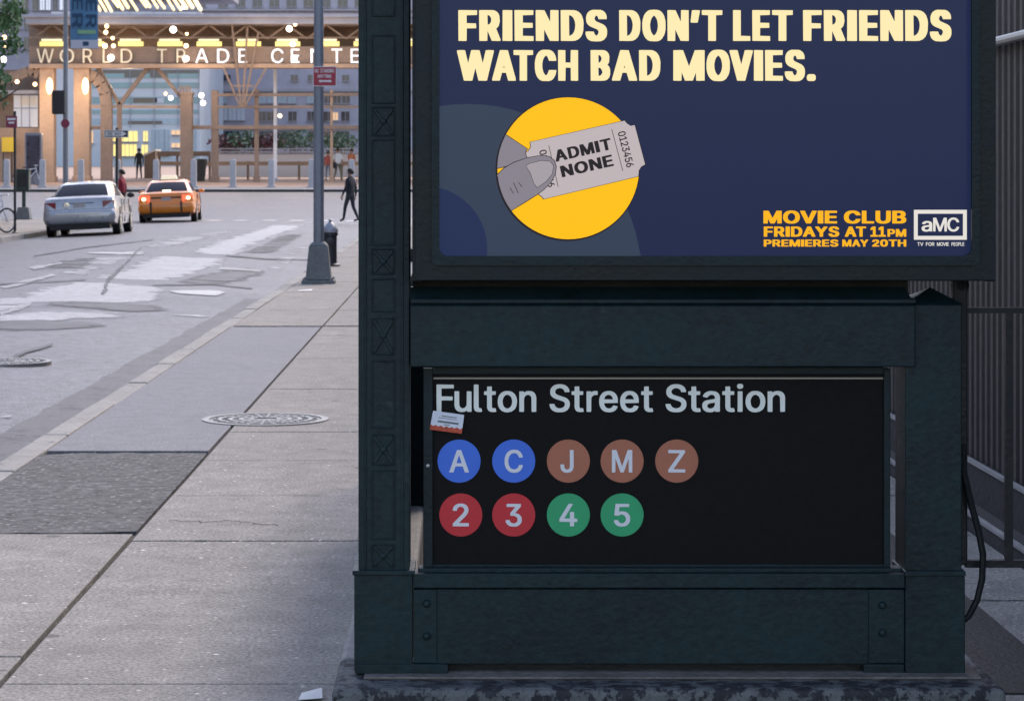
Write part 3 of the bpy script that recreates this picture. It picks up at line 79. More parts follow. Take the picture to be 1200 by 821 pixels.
MATS = {}
def mat(name, col, rough=.6, metal=0.0, spec=.5, noise=None, bump=None, specks=None, coat=0, emit=None, estr=0.0, wear=False, stains=None):
    """principled material: noise=(scale, amount), bump=(scale, strength), specks=(scale, size, colour), stains=(scale, threshold, colour)"""
    m = bpy.data.materials.new(name)
    m.use_nodes = True
    t = m.node_tree
    n, l = t.nodes, t.links
    b = n["Principled BSDF"]
    b.inputs["Roughness"].default_value = rough
    b.inputs["Metallic"].default_value = metal
    b.inputs["Specular IOR Level"].default_value = spec
    if coat:
        b.inputs["Coat Weight"].default_value = coat
        b.inputs["Coat Roughness"].default_value = .12
    tc = n.new("ShaderNodeTexCoord")
    cur = None
    def src():
        nonlocal cur
        if cur is None:
            rgb = n.new("ShaderNodeRGB")
            rgb.outputs[0].default_value = (*col, 1)
            cur = rgb.outputs[0]
        return cur
    if noise:
        for k, (sc, am) in enumerate(noise if isinstance(noise[0], tuple) else (noise,)):
            no = n.new("ShaderNodeTexNoise")
            no.inputs["Scale"].default_value = sc
            no.inputs["Detail"].default_value = 6
            no.inputs["Roughness"].default_value = .62
            l.new(tc.outputs["Object"], no.inputs["Vector"])
            mr = n.new("ShaderNodeMapRange")
            mr.inputs[1].default_value = .3
            mr.inputs[2].default_value = .7
            mr.inputs[3].default_value = 1 - am
            mr.inputs[4].default_value = 1 + am
            l.new(no.outputs["Fac"], mr.inputs[0])
            mx = n.new("ShaderNodeVectorMath")
            mx.operation = 'SCALE'
            l.new(src(), mx.inputs[0])
            l.new(mr.outputs[0], mx.inputs["Scale"])
            cur = mx.outputs[0]
            if k == 0:
                rr = n.new("ShaderNodeMapRange")
                rr.inputs[1].default_value = .3
                rr.inputs[2].default_value = .7
                rr.inputs[3].default_value = max(.02, rough - .08)
                rr.inputs[4].default_value = min(1, rough + .08)
                l.new(no.outputs["Fac"], rr.inputs[0])
                l.new(rr.outputs[0], b.inputs["Roughness"])
    def overlay(fac, c):
        nonlocal cur
        mx = n.new("ShaderNodeMix")
        mx.data_type = 'RGBA'
        l.new(fac, mx.inputs[0])
        l.new(src(), mx.inputs[6])
        mx.inputs[7].default_value = (*c, 1)
        cur = mx.outputs[2]
    if stains:
        for (sc, th, c) in stains:
            no = n.new("ShaderNodeTexNoise")
            no.inputs["Scale"].default_value = sc
            no.inputs["Detail"].default_value = 8
            no.inputs["Roughness"].default_value = .7
            l.new(tc.outputs["Object"], no.inputs["Vector"])
            mr = n.new("ShaderNodeMapRange")
            mr.inputs[1].default_value = th
            mr.inputs[2].default_value = th + .05
            l.new(no.outputs["Fac"], mr.inputs[0])
            overlay(mr.outputs[0], c)
    if specks:
        for (sc, size, c, keep) in specks:
            v = n.new("ShaderNodeTexVoronoi")
            v.inputs["Scale"].default_value = sc
            l.new(tc.outputs["Object"], v.inputs["Vector"])
            lt = n.new("ShaderNodeMath")
            lt.operation = 'LESS_THAN'
            lt.inputs[1].default_value = size
            l.new(v.outputs["Distance"], lt.inputs[0])
            sp = n.new("ShaderNodeSeparateColor")
            l.new(v.outputs["Color"], sp.inputs[0])
            l2 = n.new("ShaderNodeMath")
            l2.operation = 'LESS_THAN'
            l2.inputs[1].default_value = keep
            l.new(sp.outputs[0], l2.inputs[0])
            mu = n.new("ShaderNodeMath")
            mu.operation = 'MULTIPLY'
            l.new(lt.outputs[0], mu.inputs[0])
            l.new(l2.outputs[0], mu.inputs[1])
            overlay(mu.outputs[0], c)
    if cur is None:
        b.inputs["Base Color"].default_value = (*col, 1)
    else:
        l.new(cur, b.inputs["Base Color"])
    if wear:                                    # worn through to the surface below
        at_ = n.new("ShaderNodeAttribute")
        at_.attribute_name = "wear"
        no = n.new("ShaderNodeTexNoise")
        no.inputs["Scale"].default_value = 5
        no.inputs["Detail"].default_value = 8
        no.inputs["Roughness"].default_value = .75
        l.new(tc.outputs["Object"], no.inputs["Vector"])
        ad = n.new("ShaderNodeMath")
        l.new(at_.outputs["Fac"], ad.inputs[0])
        l.new(no.outputs["Fac"], ad.inputs[1])
        mr = n.new("ShaderNodeMapRange")
        mr.inputs[1].default_value = .55
        mr.inputs[2].default_value = 1.05
        l.new(ad.outputs[0], mr.inputs[0])
        l.new(mr.outputs[0], b.inputs["Alpha"])
    if bump:
        no = n.new("ShaderNodeTexNoise")
        no.inputs["Scale"].default_value = bump[0]
        no.inputs["Detail"].default_value = 5
        l.new(tc.outputs["Object"], no.inputs["Vector"])
        bu = n.new("ShaderNodeBump")
        bu.inputs["Strength"].default_value = bump[1]
        bu.inputs["Distance"].default_value = .01
        l.new(no.outputs["Fac"], bu.inputs["Height"])
        l.new(bu.outputs[0], b.inputs["Normal"])
    if emit:
        b.inputs["Emission Color"].default_value = (*emit, 1)
        b.inputs["Emission Strength"].default_value = estr * 2 ** -EXPO
    MATS[name] = m
    return m

class MB:
    def __init__(s):
        s.v, s.f, s.mi, s.smooth = [], [], [], False
    def add(s, vs, fs, mi=0):
        o = len(s.v)
        s.v += [tuple(v) for v in vs]
        s.f += [tuple(i + o for i in f) for f in fs]
        s.mi += [mi] * len(fs)
        return s
    def box(s, x0, x1, y0, y1, z0, z1, mi=0):
        vs = [(x, y, z) for x in (x0, x1) for y in (y0, y1) for z in (z0, z1)]
        return s.add(vs, [(0, 1, 3, 2), (4, 6, 7, 5), (0, 4, 5, 1), (2, 3, 7, 6), (0, 2, 6, 4), (1, 5, 7, 3)], mi)
    def hexa(s, a, b, mi=0):
        """a, b: two quads of four points each (matching corners)"""
        return s.add(list(a) + list(b), [(0, 1, 2, 3), (7, 6, 5, 4), (0, 4, 5, 1), (1, 5, 6, 2), (2, 6, 7, 3), (3, 7, 4, 0)], mi)
    def prism(s, poly, y0, y1, mi=0):
        """convex polygon in x,z pushed from y0 to y1"""
        n = len(poly)
        vs = [(x, y0, z) for x, z in poly] + [(x, y1, z) for x, z in poly]
        return s.add(vs, [tuple(range(n)), tuple(range(2 * n - 1, n - 1, -1))] + [(i, i + n, (i + 1) % n + n, (i + 1) % n) for i in range(n)], mi)
    def slab(s, poly, z0, z1, mi=0):
        n = len(poly)
        vs = [(x, y, z1) for x, y in poly] + [(x, y, z0) for x, y in poly]
        return s.add(vs, [tuple(range(n)), tuple(range(2 * n - 1, n - 1, -1))] + [(i, i + n, (i + 1) % n + n, (i + 1) % n) for i in range(n)], mi)
    def tube(s, pts, r, n=8, mi=0):
        pts = [Vector(p) for p in pts]
        rs = r if isinstance(r, (list, tuple)) else [r] * len(pts)
        rings = []
        prev = None
        for i, p in enumerate(pts):
            t = (pts[min(i + 1, len(pts) - 1)] - pts[max(i - 1, 0)]).normalized()
            if prev is None:
                a = t.orthogonal().normalized()
            else:
                a = (prev - t * prev.dot(t)).normalized()
            prev = a
            b = t.cross(a)
            rings.append([p + (a * math.cos(2 * math.pi * k / n) + b * math.sin(2 * math.pi * k / n)) * rs[i] for k in range(n)])
        vs = [v for q in rings for v in q]
        fs = [(i * n + k, i * n + (k + 1) % n, (i + 1) * n + (k + 1) % n, (i + 1) * n + k) for i in range(len(pts) - 1) for k in range(n)]
        fs += [tuple(range(n - 1, -1, -1)), tuple((len(pts) - 1) * n + k for k in range(n))]
        return s.add(vs, fs, mi)
    def bar(s, p, q, wd, ht=None, up=(0, 0, 1), mi=0):
        p, q = Vector(p), Vector(q)
        t = (q - p).normalized()
        u = Vector(up)
        if abs(t.dot(u)) > .98:
            u = Vector((0, 1, 0))
        a = t.cross(u).normalized()
        b = a.cross(t)
        h = (ht or wd) / 2
        k = wd / 2
        c = [(-k, -h), (k, -h), (k, h), (-k, h)]
        return s.hexa([p + a * i + b * j for i, j in c], [q + a * i + b * j for i, j in c], mi)
    def lathe(s, prof, c, n=16, axis='z', mi=0):
        cx, cy, cz = c
        vs = []
        for r, h in prof:
            for k in range(n):
                a = 2 * math.pi * k / n
                u, v = r * math.cos(a), r * math.sin(a)
                vs.append({'z': (cx + u, cy + v, cz + h), 'x': (cx + h, cy + u, cz + v), 'y': (cx + u, cy + h, cz + v)}[axis])
        m = len(prof)
        fs = [(i * n + k, i * n + (k + 1) % n, (i + 1) * n + (k + 1) % n, (i + 1) * n + k) for i in range(m - 1) for k in range(n)]
        fs += [tuple(range(n - 1, -1, -1)), tuple((m - 1) * n + k for k in range(n))]
        return s.add(vs, fs, mi)
    def ball(s, c, r, n=10, mi=0, sq=(1, 1, 1)):
        m = n // 2
        prof = [(max(.001, r * math.sin(math.pi * i / m)), -r * math.cos(math.pi * i / m)) for i in range(m + 1)]
        o = len(s.v)
        s.lathe(prof, (0, 0, 0), n, mi=mi)
        for i in range(o, len(s.v)):
            x, y, z = s.v[i]
            s.v[i] = (c[0] + x * sq[0], c[1] + y * sq[1], c[2] + z * sq[2])
        return s
    def loft(s, rings, caps=True, closed=True, mi=0):
        n = len(rings[0])
        vs = [v for r in rings for v in r]
        rng = range(n) if closed else range(n - 1)
        fs = [(i * n + k, i * n + (k + 1) % n, (i + 1) * n + (k + 1) % n, (i + 1) * n + k) for i in range(len(rings) - 1) for k in rng]
        if caps:
            fs += [tuple(range(n - 1, -1, -1)), tuple((len(rings) - 1) * n + k for k in range(n))]
        return s.add(vs, fs, mi)
    def build(s, name, m, parent=None, smooth=False, bevel=0, angle=35):
        off = wl(parent)
        me = bpy.data.meshes.new(name)
        me.from_pydata([(x - off.x, y - off.y, z - off.z) for x, y, z in s.v], [], s.f)
        ms = m if isinstance(m, (list, tuple)) else [m]
        for q in ms:
            me.materials.append(q if not isinstance(q, str) else MATS[q])
        if len(ms) > 1:
            me.polygons.foreach_set("material_index", s.mi)
        bm = bmesh.new()
        bm.from_mesh(me)
        bmesh.ops.recalc_face_normals(bm, faces=bm.faces)
        bm.to_mesh(me)
        bm.free()
        if smooth:
            me.shade_smooth()
            me.set_sharp_from_angle(angle=R(angle))
        o = bpy.data.objects.new(name, me)
        COL.objects.link(o)
        if parent:
            o.parent = parent
        if bevel:
            b = o.modifiers.new("bevel", 'BEVEL')
            b.width = bevel
            b.segments = 2
            b.limit_method = 'ANGLE'
            b.angle_limit = R(40)
        return o

def wl(o):
    v = Vector((0, 0, 0))
    while o is not None:
        v += o.location
        o = o.parent
    return v

def tag(o, label=None, cat=None, group=None, kind=None):
    if label: o["label"] = label
    if cat: o["category"] = cat
    if group: o["group"] = group
    if kind: o["kind"] = kind
    return o

def thing(name, loc, label, cat, group=None):
    o = bpy.data.objects.new(name, None)
    o.empty_display_size = .2
    o.location = loc
    COL.objects.link(o)
    return tag(o, label, cat, group)

def struct(name, mb, m, **k):
    return tag(mb.build(name, m, **k), kind="structure")

def copy_tree(o, loc=None, rotz=None, label=None):
    def rec(s, par):
        c = s.copy()
        COL.objects.link(c)
        if par is not None:
            c.parent = par
        for ch in s.children:
            rec(ch, c)
        return c
    c = rec(o, None)
    if loc is not None: c.location = loc
    if rotz is not None: c.rotation_euler.z = rotz
    if label: c["label"] = label
    return c

def fill2d(loops, y, thick, mapf=None):
    """closed loops in (x, z), holes by even-odd fill -> MB of a flat shape standing at depth y, front towards -y"""
    c = bpy.data.curves.new("tmp", 'CURVE')
    c.dimensions = '2D'
    c.fill_mode = 'BOTH'
    c.extrude = thick / 2
    for lp in loops:
        sp = c.splines.new('POLY')
        sp.points.add(len(lp) - 1)
        for pt, q in zip(sp.points, lp):
            pt.co = (q[0], q[1], 0, 1)
        sp.use_cyclic_u = True
    o = bpy.data.objects.new("tmp", c)
    COL.objects.link(o)
    me = bpy.data.meshes.new_from_object(o)
    mb = MB()
    mb.add([((v.co.x, y + thick / 2 - v.co.z - thick / 2, v.co.y) if mapf is None else mapf(v.co.x, v.co.y, v.co.z)) for v in me.vertices], [tuple(p.vertices) for p in me.polygons])
    bpy.data.objects.remove(o)
    bpy.data.curves.remove(c)
    bpy.data.meshes.remove(me)
    return mb

KERN = {"LT": -.1, "AT": -.12, "TA": -.1, "AY": -.1, "AV": -.08, "DA": -.04, "RD": 0, "RA": -.02, "rs": 0, "tr": .02, "ta": -.03, "St": -.02, "F'": 0, "WA": -.1, "OV": -.06, "VI": -.02, "re": -.03, "Fu": -.06, "lt": -.01, "to": -.03, "’T": .0, "N’": 0, "11": -.02}
def text_loops(txt, font, x0, x1, z0, cap, xs=None, space=.28, gap=.1):
    """glyph outlines of a word set between x0 and x1 on base line z0"""
    g = GLYPHS[font]
    pen, items, last = 0.0, [], None
    for ch in txt:
        if ch == ' ':
            pen += space
            last = None
            continue
        if last is not None:
            pen += gap + KERN.get(last + ch, 0)
        items.append((ch, pen))
        pen += g[ch][0] / 500
        last = ch
    k = (x1 - x0) / pen
    return [[(x0 + (off + a / 500) * k, z0 + b / 500 * cap) for a, b in lp] for ch, off in items for lp in g[ch][1]]

def text(txt, font, x0, x1, z0, cap, y, thick=.001, **k):
    return fill2d(text_loops(txt, font, x0, x1, z0, cap, **k), y, thick)

def ptext(txt, font, px0, px1, pybase, pycap, y, thick=.001, **k):
    """same, given the word's left, right, base line and cap line in photo pixels at depth y"""
    a, b = P(px0, pybase, y), P(px1, pycap, y)
    return text(txt, font, a.x, b.x, a.z, b.z - a.z, y, thick, **k)

def pbox(mb, px0, px1, py0, py1, y0, y1, mi=0, ref=None):
    """box whose front face covers the photo rectangle at depth y0"""
    a, b = P(px0, py1, ref or y0), P(px1, py0, ref or y0)
    return mb.box(a.x, b.x, y0, y1, a.z, b.z, mi)

def circle(cx, cz, r, n=48, a0=0, a1=2 * math.pi):
    return [(cx + r * math.cos(a0 + (a1 - a0) * i / n), cz + r * math.sin(a0 + (a1 - a0) * i / n)) for i in range(n)]

# ---------------------------------------------------------------- materials
mat("asphalt", (.082, .081, .095), .56, spec=.5, noise=((.35, .3), (7, .5)), bump=(40, .9), specks=[(30, .26, (.24, .24, .26), .28), (16, .12, (.025, .025, .028), .3)])
mat("asphalt_light", (.25, .245, .255), .52, spec=.45, noise=((.8, .3), (10, .4)), bump=(50, .35), wear=True, specks=[(30, .18, (.12, .12, .13), .25)])
mat("asphalt_dark", (.035, .034, .040), .8, spec=.2, noise=((1.5, .2), (16, .2)), bump=(50, .5))
mat("asphalt_patch", (.060, .059, .068), .62, spec=.4, noise=((1.5, .2), (16, .3)), bump=(50, .5), wear=True)
mat("gutter_dirt", (.072, .070, .078), .62, spec=.35, noise=((1.5, .3), (16, .3)), bump=(50, .5), wear=True)
mat("asphalt_rough", (.07, .068, .07), .85, noise=((1.6, .45), (14, .8)), bump=(35, 1.0), specks=[(26, .3, (.2, .195, .19), .3), (48, .3, (.14, .135, .13), .3)])
mat("road_paint", (.36, .355, .36), .55, noise=((3, .2), (25, .3)), wear=True)
mat("concrete", (.222, .204, .187), .8, noise=((.55, .22), (5, .22), (70, .6)), bump=(80, .6), specks=[(3.2, .11, (.10, .095, .092), .5), (11, .10, (.68, .64, .60), .14), (26, .2, (.48, .45, .42), .16), (30, .2, (.13, .125, .12), .16)], stains=[(1.1, .66, (.19, .18, .175))])
mat("concrete_blue", (.150, .150, .166), .75, noise=((.6, .15), (6, .14), (70, .45)), bump=(80, .4), specks=[(3, .07, (.11, .11, .12), .3), (12, .08, (.5, .48, .47), .08), (28, .2, (.30, .30, .32), .15)])
mat("kerb_stone", (.25, .24, .228), .8, noise=((1.3, .25), (14, .2)), bump=(30, .7), stains=[(5, .6, (.13, .125, .12))])
mat("joint_dirt", (.045, .042, .04), .95, noise=(8, .3))
mat("soil", (.10, .095, .09), .95, noise=(.2, .2))
mat("plaza_paving", (.33, .27, .22), .75, noise=((.5, .1), (4, .1)))
mat("green_iron", (.0068, .0180, .0215), .48, spec=.22, noise=((3.5, .3), (38, .3)), bump=(60, .22), stains=[(9, .635, (.017, .030, .032)), (26, .66, (.030, .036, .034)), (60, .71, (.07, .065, .055))])
mat("green_iron_dark", (.0058, .0148, .0185), .45, spec=.22, noise=((5, .25), (40, .15)), bump=(70, .2))
mat("black_iron", (.007, .0095, .012), .5, spec=.3, noise=(8, .3), bump=(60, .3))
mat("box_frame", (.005, .0100, .013), .42, spec=.22, noise=((4, .25), (45, .15)), bump=(60, .15))
mat("sign_black", (.006, .0052, .0058), .6, spec=.12, noise=((5, .2), (60, .25)))
mat("sign_white", (.72, .735, .69), .5, noise=(25, .05))
mat("sign_stripe", (.28, .25, .21), .5)
mat("bullet_blue", (.03, .13, .60), .45, noise=(20, .05))
mat("bullet_brown", (.34, .11, .06), .45, noise=(20, .05))
mat("bullet_red", (.48, .010, .020), .45, noise=(20, .05))
mat("bullet_green", (.012, .30, .12), .45, noise=(20, .05))
mat("bullet_letter", (.62, .62, .66), .5)
mat("chipped_paint", (.10, .105, .108), .8, noise=((7, .3), (40, .25)), bump=(40, .8), stains=[(20, .475, (.014, .014, .02)), (45, .60, (.03, .03, .034))])
mat("dirty_ledge", (.13, .115, .105), .9, noise=((6, .35), (40, .3)), bump=(40, .6))
mat("screw_steel", (.35, .35, .36), .4, metal=.8)
mat("sticker_white", (.58, .60, .68), .5, noise=(60, .06))
mat("sticker_orange", (.42, .055, .02), .5, noise=(160, .5))
mat("sticker_ink", (.10, .13, .14), .5, noise=(300, .5))
def lit(name, rgb, k=1.0):
    c = srgb(*rgb)
    return mat(name, tuple(v * .08 for v in c), .35, spec=.08, coat=.08, bump=(3.5, .25), emit=c, estr=k)
lit("poster_navy", (38, 48, 84), .72)
lit("poster_teal", (62, 75, 98), .70)
lit("poster_blue", (42, 56, 96), .70)
lit("poster_cream", (250, 232, 176), 1.0)
lit("poster_yellow", (252, 190, 22), 1.0)
lit("poster_gold", (250, 180, 30), 1.0)
lit("poster_skin", (136, 130, 140), .95)
lit("poster_nail", (166, 158, 164), .95)
lit("poster_ticket", (192, 180, 182), .95)
lit("poster_ink", (38, 34, 40), .9)
lit("poster_white", (232, 226, 218), .95)
mat("siding", (.052, .045, .040), .6, noise=((1.2, .25), (18, .2)), bump=(25, .3), stains=[(2.2, .6, (.07, .065, .065))])
mat("ledge_stone", (.030, .027, .026), .85, noise=((3, .3), (20, .25)), bump=(30, .6))
mat("nosing", (.36, .34, .32), .35, metal=.0, noise=(5, .25))
mat("pole_grey", (.20, .215, .25), .5, metal=.2, noise=((2, .18), (25, .12)))
mat("pole_base", (.155, .165, .17), .65, noise=((3, .2), (25, .2)), bump=(30, .3))
mat("sign_red", (.36, .02, .045), .5, noise=(10, .08))
mat("white_paint", (.72, .70, .70), .5)

# ---------------------------------------------------------------- ground, road, sidewalks
def clamp(v, a, b):
    return max(a, min(b, v))

def G(y):
    """level of the pavements: flat along the near street, then rising to the plaza"""
    if y <= 92: return 0.0
    if y <= 115: return .83 * (y - 92) / 23
    return .83 + .0155 * (min(y, 200) - 115)

def road(x, y):
    u = clamp((x + 7.08) / 4.52, -1, 1)
    c = -.02 - .13 * u * u
    t = clamp((y - 80) / 10, 0, 1)
    return c * (1 - t) + (-.10) * t + G(y)

def on_road(px, py):
    z = -.08
    for _ in range(12):
        y = (1.6 - z) * 2900 / (py - 203.0)
        x = (px - 540) * y / 2900
        z = road(x, y)
    return x, y

def on_walk(px, py, h=0.0):
    y = (1.6 - h) * 2900 / (py - 203.0)
    return (px - 540) * y / 2900, y

mb = MB()
xs = [-3000, -300, -80, -20, -.15, 1.33, 20, 80, 300, 3000]
ys = [-300, -20, 7.46, 13.0, 60, 92, 115, 140, 200, 600, 3500]
idx = {}
for j, y in enumerate(ys):
    for i, x in enumerate(xs):
        idx[i, j] = len(mb.v)
        mb.v.append((x, y, G(y) - .30))
for j in range(len(ys) - 1):
    for i in range(len(xs) - 1):
        if i == 4 and j == 2:
            continue
        mb.f.append((idx[i, j], idx[i + 1, j], idx[i + 1, j + 1], idx[i, j + 1]))
        mb.mi.append(0)
struct("ground", mb, "soil")

def grid(mb, xs, ys, fz, mi=0):
    o = len(mb.v)
    for y in ys:
        for x in xs:
            mb.v.append((x, y, fz(x, y)))
    n = len(xs)
    for j in range(len(ys) - 1):
        for i in range(n - 1):
            mb.f.append((o + j * n + i, o + j * n + i + 1, o + (j + 1) * n + i + 1, o + (j + 1) * n + i))
            mb.mi.append(mi)
    return mb

cx = [-11.6 + 9.04 * i / 16 for i in range(17)]
mb = MB()
grid(mb, cx, [-12 + 2.5 * k for k in range(41)], road)
grid(mb, [-90, -60, -40, -25, -16] + cx + [0, 6, 20, 40, 60, 90], [88, 90, 92, 96, 101, 106, 111, 115], road)
struct("road", mb, "asphalt", smooth=True)

from mathutils.geometry import delaunay_2d_cdt
def sheet(mb, poly, lift, fz, step=.4, jit=.05, mi=0, edge=0.0):
    """thin layer following the road surface, ragged at its edge"""
    pts = []
    n = len(poly)
    for i in range(n):
        a, b = Vector(poly[i]), Vector(poly[(i + 1) % n])
        m = max(1, int((b - a).length / step))
        for k in range(m):
            q = a.lerp(b, k / m)
            pts.append(Vector((q.x + random.uniform(-jit, jit), q.y + random.uniform(-jit, jit) * 3)))
    nb = len(pts)
    loop = list(range(nb))
    x0, x1 = min(p.x for p in pts), max(p.x for p in pts)
    y0, y1 = min(p.y for p in pts), max(p.y for p in pts)
    x = x0 + .1
    while x < x1:
        y = y0 + .2
        while y < y1:
            q = Vector((x, y))
            if min((q - p).length for p in pts[:nb]) > .22:
                pts.append(q)
            y += .8
        x += .22
    vs, es, fs, ov = delaunay_2d_cdt(pts, [], [loop], 1, 1e-5)[:4]
    o = len(mb.v)
    mb.add([(v.x, v.y, fz(v.x, v.y) + lift) for v in vs], [tuple(f) for f in fs], mi)
    if not hasattr(mb, "wear"): mb.wear = {}
    for k, src in enumerate(ov):
        mb.wear[o + k] = edge if (not src or min(src) < nb) else 1.0

def set_wear(o, mb):
    a = o.data.attributes.new("wear", 'FLOAT', 'POINT')
    for i in range(len(o.data.vertices)):
        a.data[i].value = mb.wear.get(i, 1.0)
    return o

def patches(name, polys, m, lift, jit=.06, edge=0.0):
    mb = MB()
    for k, pl in enumerate(polys):
        sheet(mb, [on_road(*p) for p in pl], lift + .0006 * k, road, jit=jit, edge=edge)
    return set_wear(struct(name, mb, m), mb)

patches("resurfaced_asphalt", [
    [(97, 326), (133, 321), (179, 300), (269, 303), (252, 315), (190, 331)],
    [(219, 298), (256, 282), (318, 264), (362, 264), (336, 273), (300, 287), (278, 300)],
    [(-40, 362), (80, 331), (197, 335), (183, 357), (44, 354), (-40, 384)],
    [(62, 319), (120, 300), (160, 293), (172, 295), (100, 322)],
    [(160, 290), (215, 278), (262, 269), (275, 271), (228, 283), (178, 293)],
    [(300, 322), (318, 304), (352, 288), (362, 289), (340, 306), (322, 323)],
    [(-20, 372), (30, 364), (150, 366), (226, 370), (240, 360), (248, 362), (244, 371), (236, 374), (150, 371), (-20, 386)],
], "asphalt_light", .003, jit=.11, edge=.05)
patches("asphalt_repair", [
    [(-60, 378), (100, 377), (124, 381), (100, 386), (-60, 389)],
    [(40, 360), (70, 352), (190, 358), (200, 366), (120, 364)],
    [(40, 318), (70, 306), (118, 300), (95, 315)],
    [(203, 331), (262, 317), (300, 314), (312, 322), (262, 335)],
    [(286, 297), (330, 276), (358, 273), (322, 297)],
] , "asphalt_patch", .007, jit=.08, edge=.1)
mb = MB()
sheet(mb, [(-3.05, 8), (-2.57, 8), (-2.57, 34), (-2.95, 34)], .013, road, jit=.02, edge=.55)
set_wear(struct("gutter_dirt", mb, "gutter_dirt"), mb)
patches("road_markings", [
    [(200, 342), (250, 340), (262, 344), (256, 347), (206, 345)],
    [(0, 367), (32, 355), (40, 356), (4, 371)],
    [(258, 314), (306, 317), (304, 319), (256, 316)],
    [(-30, 489), (16, 488), (17, 491), (-30, 493)],
    [(0, 337), (60, 322), (66, 323), (6, 340)],
    [(104, 296), (170, 297), (168, 299), (104, 298)],
    [(30, 315), (72, 308), (76, 309), (40, 317)],
], "road_paint", .011, jit=.05, edge=.38)
patches("tar_seams", [
    [(266, 299), (310, 303), (370, 305), (372, 306), (310, 304.4), (264, 300.6)],
    [(180, 334), (250, 333), (296, 338), (296, 339.2), (250, 334.5), (180, 335.4)],
    [(-20, 334), (40, 331), (100, 328), (100, 328.9), (40, 332.3), (-20, 335.5)],
    [(120, 345), (124, 330), (150, 305), (165, 290), (166.5, 290), (152, 306), (127, 331), (124, 346)],
    [(-20, 440), (30, 412), (60, 404), (62, 406), (32, 415), (-20, 444)],
    [(40, 300), (100, 290), (180, 281), (181, 281.6), (101, 291), (40, 301.2)],
], "asphalt_patch", .015, jit=.03, edge=.42)
mb = MB()
for k in range(9):                        # crosswalk bars across the mouth of the street
    x0 = -10.9 + k * .98
    sheet(mb, [(x0, 85.6), (x0 + .5, 85.6), (x0 + .5, 88.6), (x0, 88.6)] if 0 else [(x0, 85.6), (x0 + .5, 85.6), (x0 + .5, 88.6), (x0, 88.6)], .012, road, jit=.03, edge=.5)
sheet(mb, [(-7.0, 82.4), (-2.9, 82.4), (-2.9, 83.0), (-7.0, 83.0)], .012, road, jit=.03, edge=.5)
set_wear(struct("crosswalk_markings", mb, "road_paint"), mb)

# sidewalk: real slabs with open joints over a bed of dirt
mb = MB()
for (x0, x1, y0, y1) in ((-2.4, -.37, -10, 88), (1.55, 2.28, -10, 88), (-.37, 1.55, -10, 6.98), (-.37, 1.55, 13.32, 88), (-16, -11.75, -10, 88)):
    mb.box(x0, x1, y0, y1, -.16, -.022)
struct("joint_bed", mb, "joint_dirt")
mb = MB()
mbl = MB()
joints = [12.3 + 1.511 * k for k in range(-14, 51)]
joints[-1] = 88.0
def slab_row(mb, x0, x1, js, gapx=.006, wide=()):
    for k in range(len(js) - 1):
        g0 = .05 if abs(js[k] - 25.9) < .1 else .014 if k in wide else .003
        g1 = .13 if abs(js[k + 1] - 25.9) < .1 else .014 if (k + 1) in wide else .003
        t = random.uniform(-.003, .003)
        mb.box(x0 + gapx, x1 - gapx, js[k] + g0, js[k + 1] - g1, -.1, t)
wide = [k for k in range(len(joints)) if (k - 14) % 9 == 0]
slab_row(mb, -1.445, -.37, joints, .010, wide)
slab_row(mb, 1.55, 2.28, joints, .006, wide)
slab_row(mb, -.37, 1.55, [j for j in joints if j < 6.5] + [6.98], .006)
slab_row(mb, -.37, 1.55, [13.32] + [j for j in joints if j > 13.4], .006)
slab_row(mb, -2.395, -1.445, [-8.4, -5.6, -2.8, 0, 2.8, 5.6, 8.2, 10.98], .010)
slab_row(mb, -2.395, -1.445, [25.9] + [j for j in joints if j > 26.5], .010)
struct("sidewalk", mb, "concrete", bevel=.004)
mb = MB()
slab_row(mb, -2.395, -1.445, [14.25, 25.86], .010)
struct("sidewalk_slab", mb, "concrete_blue", bevel=.004)
mb = MB()
poly = [(-2.40, 10.99)] + [(-2.4 + .945 * k / 8, 10.99 + random.uniform(-.02, .02) + .012 * k) for k in range(1, 8)] + [(-1.455, 11.1), (-1.455, 14.2)] + [(-1.455 - .94 * k / 8, 14.2 + random.uniform(-.05, .03)) for k in range(1, 8)] + [(-2.40, 14.1)]
mb.slab(poly, -.03, -.004)
struct("asphalt_infill", mb, "asphalt_rough")
mb = MB()
for pts in (((200, 610), (238, 612), (268, 611), (300, 614), (332, 617)),):
    q = [Vector((*on_walk(*p), .0045)) for p in pts]
    fine = []
    for a, b in zip(q, q[1:]):
        for k in range(6):
            fine.append(a.lerp(b, k / 6) + Vector((random.uniform(-.006, .006), random.uniform(-.03, .03), 0)))
    for a, b in zip(fine, fine[1:]):
        mb.bar(a, b, random.uniform(.002, .006), .001)
struct("sidewalk_cracks", mb, "joint_dirt")
mb = MB()
slab_row(mb, -16, -11.76, [-8.5 + 1.6 * k for k in range(60)] + [88.0], .006)
struct("far_sidewalk", mb, "concrete", bevel=.004)
mb = MB()
y = -10.0
while y < 87:
    L = random.uniform(1.5, 2.1)
    e = min(88.0, y + L)
    dx = random.uniform(-.012, .012)
    mb.slab([(-2.56 + dx, y + .006), (-2.405, y + .006), (-2.405, e - .006), (-2.56 + dx, e - .006)], -.25, random.uniform(-.012, .006))
    mb.slab([(-11.755, y + .006), (-11.6 + dx, y + .006), (-11.6 + dx, e - .006), (-11.755, e - .006)], -.25, random.uniform(-.012, .006))
    y = e
struct("kerb", mb, "kerb_stone", bevel=.015)
mb = MB()
grid(mb, [-90, -60, -30, -15, 0, 15, 30, 60, 90], [115.0, 118, 121.5], lambda x, y: G(y))
mb.add([(-90, 115, .9), (90, 115, .9), (90, 115, .6), (-90, 115, .6)], [])
struct("plaza_sidewalk", mb, "concrete_blue")
mb = MB()
x = -60.0
